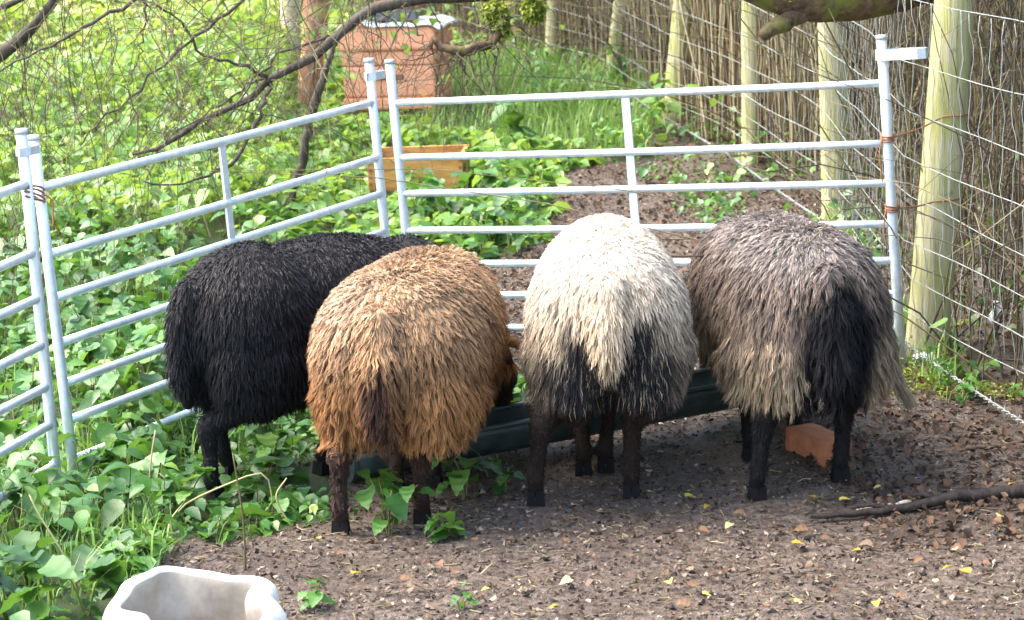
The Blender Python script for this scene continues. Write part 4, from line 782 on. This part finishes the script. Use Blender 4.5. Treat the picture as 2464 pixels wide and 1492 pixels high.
# ------------------------------------------------------------------ sheep
def ell(bm, c, r, rot=None):
    mt = Matrix.Translation(Vector(c)) @ (rot or Matrix.Identity(4)) @ Matrix.Diagonal((*r, 1)); bmesh.ops.create_icosphere(bm, subdivisions=3, radius=1, matrix=mt)
def bone(bm, pts, rad, sides=12):
    V, F = tube(np.asarray(pts), rad, sides); vs = [bm.verts.new(v) for v in V]
    for f in F:
        for q in f: bm.faces.new([vs[i] for i in q])
    for p, r in zip(pts, rad): ell(bm, p, (r, r, r))
def sheep(name, label, loc, heading, scl, feet, colf, wool_len, nstr, seed, head=(0.80, 0.02, 0.16), fat=1.0, clumps=1300, curl=0.12, width=0.0028, hemz=0.24, mat='wool', clumpf=0.75, droop=0.55, rise=0.45, legcol=(0.02, 0.015, 0.012), tail=True, freq=1.6, tail_len=0.25, taillift=1.0):
    """heading: radians clockwise from +Y (away from the camera).  feet: world xy for hind-left, hind-right, fore-left, fore-right (None = default)"""
    gz = float(terrain(loc[0], loc[1])); rot = Matrix.Rotation(math.pi/2 - heading, 4, 'Z'); Wm = Matrix.Translation((loc[0], loc[1], gz)) @ rot @ Matrix.Scale(scl, 4); Wi = Wm.inverted()
    dflt = [(-0.25, 0.125), (-0.25, -0.125), (0.25, 0.10), (0.25, -0.10)]; fl = []
    for f, d in zip(feet, dflt):
        if f is None: p = Wm @ Vector((d[0], d[1], 0)); f = (p.x, p.y)
        q = Wi @ Vector((f[0], f[1], float(terrain(f[0], f[1])))); fl.append(q)
    bm = bmesh.new()
    ell(bm, (0.02, 0, 0.53), (0.47, 0.222*fat, 0.225)); ell(bm, (-0.22, 0, 0.535), (0.25, 0.235*fat, 0.235)); ell(bm, (0.28, 0, 0.49), (0.2, 0.2, 0.22))
    for s in (1, -1): ell(bm, (-0.27, s*0.105*fat, 0.42), (0.17, 0.115*fat, 0.19)); ell(bm, (0.24, s*0.10, 0.42), (0.12, 0.09, 0.17))
    hx, hy, hz = head
    bone(bm, [(0.38, 0, 0.54), (0.5, hy*0.4, 0.48), (hx - 0.16, hy*0.8, hz + 0.22)], [0.17, 0.125, 0.085])
    bone(bm, [(hx - 0.16, hy*0.8, hz + 0.24), (hx - 0.08, hy, hz + 0.12), (hx, hy, hz)], [0.075, 0.065, 0.042])
    for s in (1, -1): bone(bm, [(hx - 0.17, hy*0.8 + s*0.06, hz + 0.24), (hx - 0.19, hy*0.8 + s*0.11, hz + 0.22), (hx - 0.18, hy*0.8 + s*0.155, hz + 0.19)], [0.016, 0.022, 0.010], 8)
    if tail: bone(bm, [(-0.44, 0, 0.64), (-0.475, 0, 0.56), (-0.485, 0, 0.56 - tail_len*0.6), (-0.47, 0, 0.56 - tail_len)], [0.05, 0.045, 0.04, 0.022])
    legz = 0.05
    for i, q in enumerate(fl):
        s = 1 if i % 2 == 0 else -1
        if i < 2:
            hip = np.array([-0.24, s*0.12, 0.44]); hock = np.array([q.x*0.85 - 0.085, q.y*0.8 + s*0.02, 0.245]); stifle = np.array([-0.12, s*0.135, 0.37]); fet = np.array([q.x - 0.012, q.y, q.z + 0.075])
            bone(bm, [hip, stifle], [0.11, 0.085]); bone(bm, [stifle, (stifle + hock)/2 + [-.02, 0, 0], hock], [0.085, 0.06, 0.036])
            bone(bm, [hock, (hock + fet)/2 + [0.004, 0, 0], fet, (q.x + 0.008, q.y, q.z + 0.04)], [0.036, 0.025, 0.027, 0.026])
        else:
            sh = np.array([0.27, s*0.10, 0.44]); kn = np.array([q.x*0.6 + 0.115, q.y*0.8 + s*0.02, 0.235]); fet = np.array([q.x, q.y, q.z + 0.07])
            bone(bm, [sh, kn], [0.085, 0.034]); bone(bm, [kn, (kn + fet)/2, fet, (q.x + 0.01, q.y, q.z + 0.04)], [0.034, 0.023, 0.026, 0.026])
    me0 = bm_mesh(bm, True); tmp = bpy.data.objects.new('tmp', me0); C.objects.link(tmp)
    md = tmp.modifiers.new('r', 'REMESH'); md.mode = 'VOXEL'; md.voxel_size = 0.013; ms = tmp.modifiers.new('s', 'SMOOTH'); ms.iterations = 5; ms.factor = 0.5
    dg = bpy.context.evaluated_depsgraph_get(); me = bpy.data.meshes.new_from_object(tmp.evaluated_get(dg)); bpy.data.objects.remove(tmp)
    nv = len(me.vertices); V = np.zeros(nv*3, np.float32); me.vertices.foreach_get('co', V); V = V.reshape(-1, 3).astype(float)
    N = np.zeros(nv*3, np.float32); me.vertices.foreach_get('normal', N); N = N.reshape(-1, 3).astype(float)
    me.calc_loop_triangles(); T = np.zeros(len(me.loop_triangles)*3, np.int32); me.loop_triangles.foreach_get('vertices', T); T = T.reshape(-1, 3)
    rg = np.random.default_rng(seed)
    col = colf(V, rg, True); lowleg = (V[:, 2] < hemz + 0.02) & (np.abs(V[:, 1]) < 0.4); isleg = sstep((hemz + 0.10 - V[:, 2])/0.12)[:, None]
    face = sstep((V[:, 0] - (hx - 0.20))/0.05)[:, None]; k = np.maximum(isleg, face); col = col*(1 - k) + np.array(legcol)*k
    me.attributes.new('col', 'FLOAT_COLOR', 'POINT').data.foreach_set('color', np.concatenate([col, np.ones((nv, 1))], 1).astype(np.float32).ravel())
    for p in me.polygons: p.use_smooth = True
    me.materials.clear(); me.materials.append(M['skin']); root = bpy.data.objects.new(name, me); C.objects.link(root); root.matrix_world = Wm; tag(root, label, 'sheep', 'sheep feeding at the trough')
    # fleece locks
    tri = V[T]; ar = np.linalg.norm(np.cross(tri[:, 1] - tri[:, 0], tri[:, 2] - tri[:, 0]), axis=1); cen = tri.mean(1)
    he = hemz + (0.075*np.exp(-(cen[:, 1]/0.045)**2) - 0.0*np.exp(-((np.abs(cen[:, 1]) - 0.125)/0.06)**2))*(cen[:, 0] < -0.08); m = sstep((cen[:, 2] - he)/0.04)*(1 - sstep((cen[:, 0] - (hx - 0.22))/0.03)); m = m*np.where(cen[:, 0] > 0.3, 0.45, 1.0); m = np.maximum(m, np.where(cen[:, 2] > 0.06, 0.6, 0.0)*(cen[:, 2] < hemz + 0.03))
    pr = ar*m; pr /= pr.sum()
    def sample(n):
        t = rg.choice(len(T), n, p=pr); a, b = rg.uniform(0, 1, (2, n)); sw = a + b > 1; a[sw] = 1 - a[sw]; b[sw] = 1 - b[sw]; w3 = np.stack([1 - a - b, a, b], 1)[:, :, None]
        p = (V[T[t]]*w3).sum(1); nn = unit((N[T[t]]*w3).sum(1)); return p, nn
    def flow(p, nn, n):
        g = np.array([0, 0, -1.0]); td = g - nn*(nn@g)[:, None]; bk = np.array([-1.0, 0, 0]); tb_ = bk - nn*(nn@bk)[:, None]
        lat = np.zeros_like(p); lat[:, 1] = np.sign(p[:, 1])*np.minimum(1, np.abs(p[:, 1])/0.05); lat -= nn*(nn*lat).sum(1, keepdims=True)
        d = nn*rise + td*0.9 + tb_*0.28*np.clip(p[:, 2:3]*2 - 0.6, 0, 1) + lat*0.22*(nn[:, 2:3] > 0.5); return unit(d + rg.normal(0, 0.10, (n, 3)))
    P, NN = sample(nstr); D = flow(P, NN, nstr); CPt, CN = sample(clumps); CD = flow(CPt, CN, clumps)
    K = 5; u = np.linspace(0, 1, K)
    lg = lambda p: np.where(p[:, 2] < hemz + 0.01, 0.2, 1.0); L = wool_len(P)*lg(P)*rg.uniform(0.75, 1.2, nstr); CL = wool_len(CPt)*1.05*lg(CPt)
    kd = KDTree(clumps)
    for i, c_ in enumerate(CPt): kd.insert(c_, i)
    kd.balance(); near = np.array([kd.find(p_)[1] for p_ in P])
    g = np.array([0, 0, -1.0])
    Q = P[:, None] + D[:, None]*(L[:, None]*u[None])[:, :, None] + g*(droop*L[:, None]*u[None]**2)[:, :, None]
    CQ = CPt[:, None] + CD[:, None]*(CL[:, None]*u[None])[:, :, None] + g*(droop*CL[:, None]*u[None]**2)[:, :, None]
    cw = unit(np.cross(CD, CN)); ph = rg.uniform(0, 6.28, clumps); am = curl*CL*rg.uniform(0.4, 1.3, clumps)
    CQ += cw[:, None]*(am[:, None]*np.sin(freq*6.28*u[None] + ph[:, None])*u[None])[:, :, None] + CN[:, None]*(0.6*am[:, None]*np.cos(freq*6.28*u[None] + ph[:, None])*u[None])[:, :, None]
    cf = (clumpf*u**0.8)[None, :, None]*rg.uniform(0.55, 1.0, nstr)[:, None, None]
    Q = Q*(1 - cf) + CQ[near]*cf; Q += rg.normal(0, 0.0022, Q.shape)*u[None, :, None]
    tg = unit(np.gradient(Q, axis=1)); wd = np.cross(tg, NN[:, None, :] + rg.normal(0, 0.45, (nstr, 1, 3))); wd = unit(wd)*(width*rg.uniform(0.7, 1.3, nstr)[:, None]*(1 - 0.85*u**2)[None])[:, :, None]
    VV = np.stack([Q - wd, Q + wd], 2).reshape(-1, 3); base = np.arange(nstr)[:, None]*(2*K); FF = np.concatenate([np.concatenate([base + 2*i, base + 2*i + 1, base + 2*i + 3, base + 2*i + 2], 1) for i in range(K - 2)]); FT = np.concatenate([base + 2*K - 4, base + 2*K - 3, base + 2*K - 2], 1)
    cs = colf(P, rg, False); kl = sstep((hemz + 0.01 - 0.0*(P[:, 0] < -0.08) - P[:, 2])/0.05)[:, None]; cs = cs*(1 - kl) + np.array(legcol)*1.5*kl; cv = np.clip(rg.normal(0, 0.17, clumps)[near] + rg.normal(0, 0.14, nstr), -0.6, 0.6); cs = np.clip(cs*(1 + cv)[:, None], 0.003, 0.9)
    fo = obj('fleece', mesh_of(VV, [FF, FT], True, {'col': np.repeat(cs, 2*K, 0)}), M[mat], root); tag(fo, kind='stuff')
    # hooves: two toes each
    for q in fl:
        mx = Mix()
        for s in (-1, 1):
            x0, y0, z0 = q.x, q.y + s*0.0125, q.z - 0.012
            b = [(-0.024, -0.013), (0.03, -0.009), (0.042, 0.0), (0.03, 0.012), (-0.024, 0.013)]; t = [(-0.016, -0.011), (0.008, -0.009), (0.014, 0.0), (0.008, 0.010), (-0.016, 0.011)]
            Vh = [(x0 + a, y0 + c_*1.05, z0) for a, c_ in b] + [(x0 + a, y0 + c_, z0 + 0.054) for a, c_ in t]; n5 = 5
            mx.add(Vh, [[[i, (i+1) % 5, 5 + (i+1) % 5, 5 + i] for i in range(5)], [[4, 3, 2, 1, 0], [5, 6, 7, 8, 9]]])
        mx.build('hoof', M['hoof'], root, False)
    return root, Wm
def lerp(a, b, t): t = np.asarray(t)[:, None]; return np.asarray(a)*(1 - t) + np.asarray(b)*t
def wv(p, s=9, k=0): return vnoise(p[:, 0]*s + p[:, 1]*s*0.7, p[:, 2]*s + p[:, 1]*s*0.5, 50 + k)
def c_brown(p, rg, base):
    h = sstep((p[:, 2] - 0.40)/0.38); c = lerp((0.36, 0.175, 0.065), (0.47, 0.315, 0.19), h); c = lerp(c, np.broadcast_to((0.56, 0.44, 0.33), c.shape), sstep((p[:, 2] - 0.45)/0.35)*sstep((p[:, 1] + 0.05)/0.25)*0.8)
    c *= 0.74*(1 + 0.6*wv(p, 16))[:, None]*np.array([1.0, 0.97, 0.93])
    cl = np.exp(-(p[:, 1]/0.034)**2)*sstep((-p[:, 0] - 0.30)/0.1)*sstep((0.57 - p[:, 2])/0.08); return lerp(c, np.broadcast_to((0.04, 0.018, 0.011), c.shape), np.clip(cl*1.2, 0, 1))
def c_black(p, rg, base):
    return lerp((0.005, 0.0045, 0.0050), (0.012, 0.0102, 0.0102), sstep((p[:, 2] - 0.5)/0.25))*(1 + 0.6*wv(p, 10))[:, None]
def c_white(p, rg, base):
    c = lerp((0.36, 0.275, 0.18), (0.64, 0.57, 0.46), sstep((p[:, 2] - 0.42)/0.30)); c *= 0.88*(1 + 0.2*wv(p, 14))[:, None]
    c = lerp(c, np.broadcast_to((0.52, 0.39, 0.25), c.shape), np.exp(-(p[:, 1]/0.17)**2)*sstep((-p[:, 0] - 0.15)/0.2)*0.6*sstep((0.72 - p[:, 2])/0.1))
    ay = np.abs(p[:, 1]) + 0.05*wv(p, 12, 3); zz = p[:, 2] + 0.07*wv(p, 9, 4); rear = sstep((-p[:, 0] - 0.22)/0.06)
    tail = (np.abs(p[:, 1]) < 0.058*np.clip((p[:, 2] - 0.40)/0.14, 0.1, 1))*(p[:, 2] > 0.425)
    patch = sstep((0.15 - ay)/0.05)*sstep((0.585 - zz)/0.05)*rear*(1 - tail)
    low = sstep((0.50 + 0.03*sstep((0.2 - ay)/0.05) - zz)/0.08)*(0.35 + 0.65*sstep((-p[:, 0] - 0.0)/0.2))*(0.5 + 0.5*sstep((0.21 - ay)/0.07))*(1 - tail)
    mixd = np.clip(np.maximum(patch, low), 0, 1)*np.where(rg.uniform(0, 1, len(p)) < 0.13, 0.35, 1.0); return lerp(c, np.broadcast_to((0.017, 0.0158, 0.0165), c.shape), mixd)
def c_grey(p, rg, base):
    zz = p[:, 2] + 0.06*wv(p, 9, 4); c = lerp((0.36, 0.27, 0.165), (0.155, 0.115, 0.088), sstep((zz - 0.36)/0.22)); c = lerp(c, np.broadcast_to((0.24, 0.205, 0.18), c.shape), sstep((p[:, 2] - 0.60)/0.12)*0.85); c *= (1 + 0.7*wv(p, 20))[:, None]
    c *= np.where(rg.uniform(0, 1, len(p)) < 0.2, 1.2, 0.72)[:, None]
    ay = np.abs(p[:, 1] + 0.015) + 0.07*wv(p, 9, 5)
    patch = sstep((0.125 - 0.05*sstep((p[:, 2] - 0.55)/0.12) - ay)/0.05)*sstep((0.71 - p[:, 2])/0.08)*sstep((-p[:, 0] - 0.22)/0.08)
    belly = sstep((0.36 - p[:, 2])/0.05)*sstep((p[:, 0] + 0.16)/0.1); return lerp(c, np.broadcast_to((0.005, 0.0047, 0.0055), c.shape), np.clip(np.maximum(patch, belly), 0, 1))
def wl(lo, hi, top): return lambda p: hi + (top - hi)*sstep((p[:, 2] - 0.5)/0.2) + (lo - hi)*sstep((0.33 - p[:, 2])/0.06)*0.5
G2 = lambda x, y: tuple(ground_at(x, y)[:2])
sheep('black_sheep', 'black sheep standing side-on by the left hurdle', (-0.595, 7.19), math.radians(50), 0.945, [G2(551, 1152), G2(520, 1215), None, G2(776, 1142)], c_black, wl(0.025, 0.028, 0.022), 38000, 501, mat='blackwool', fat=0.95, width=0.0015, curl=0.12, hemz=0.265, legcol=(0.007, 0.0065, 0.007), clumpf=0.45, clumps=5000, rise=0.6)
sheep('brown_sheep', 'shaggy brown sheep seen from behind, its head at the trough', (-0.272, 6.80), math.radians(11), 0.93, [G2(822, 1285), G2(1018, 1260), G2(955, 1182), G2(1046, 1176)], c_brown, wl(0.045, 0.052, 0.026), 46000, 502, head=(0.66, -0.12, 0.17), fat=1.02, width=0.0017, curl=0.22, hemz=0.27, legcol=(0.030, 0.016, 0.011), clumpf=0.85, rise=0.8, clumps=4200, droop=0.35)
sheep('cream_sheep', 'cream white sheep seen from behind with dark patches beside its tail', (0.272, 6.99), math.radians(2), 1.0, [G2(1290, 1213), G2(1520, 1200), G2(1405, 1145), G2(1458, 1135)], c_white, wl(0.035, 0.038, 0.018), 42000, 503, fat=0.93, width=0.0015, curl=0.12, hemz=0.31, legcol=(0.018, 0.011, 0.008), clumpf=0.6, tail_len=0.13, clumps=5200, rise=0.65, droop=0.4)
sh4, W4 = sheep('grey_sheep', 'dark grey long-woolled sheep with a black rump beside the hurdle post', (0.788, 7.03), math.radians(-10), 0.97, [G2(1822, 1205), G2(2022, 1160), G2(1807, 1108), None], c_grey, wl(0.05, 0.058, 0.028), 46000, 504, fat=0.93, width=0.0017, curl=0.2, hemz=0.30, legcol=(0.008, 0.007, 0.0065), clumpf=0.8, clumps=4200, rise=0.6, droop=0.45)
# loose lock trailing from the grey fleece
rg = np.random.default_rng(77); n = 160; K = 6; u = np.linspace(0, 1, K)
a = at_depth(2145, 830, 7.0); b = at_depth(2192, 975, 6.98); P = a + rg.normal(0, 0.012, (n, 3))*[1, 1, 0.5]; E_ = b + rg.normal(0, 0.009, (n, 3))
Q = P[:, None]*(1 - u)[None, :, None] + E_[:, None]*u[None, :, None] + np.array([-0.015, 0, 0])*np.sin(u*math.pi)[None, :, None] + rg.normal(0, 0.002, (n, K, 3)); Wi = np.array(W4.inverted()); Q = Q@Wi[:3, :3].T + Wi[:3, 3]
V, F = tubes(Q, np.broadcast_to(0.0022*(1 - 0.6*u), (n, K)), 3, False); o = obj('wool_lock', mesh_of(V, F, True, {'col': np.repeat(np.clip(np.array([0.34, 0.27, 0.18])*(1 + rg.normal(0, 0.15, (n, 1))), 0, 1), K*3, 0)}), M['wool'], sh4); o['label'] = 'pale lock of loose wool trailing to one side'
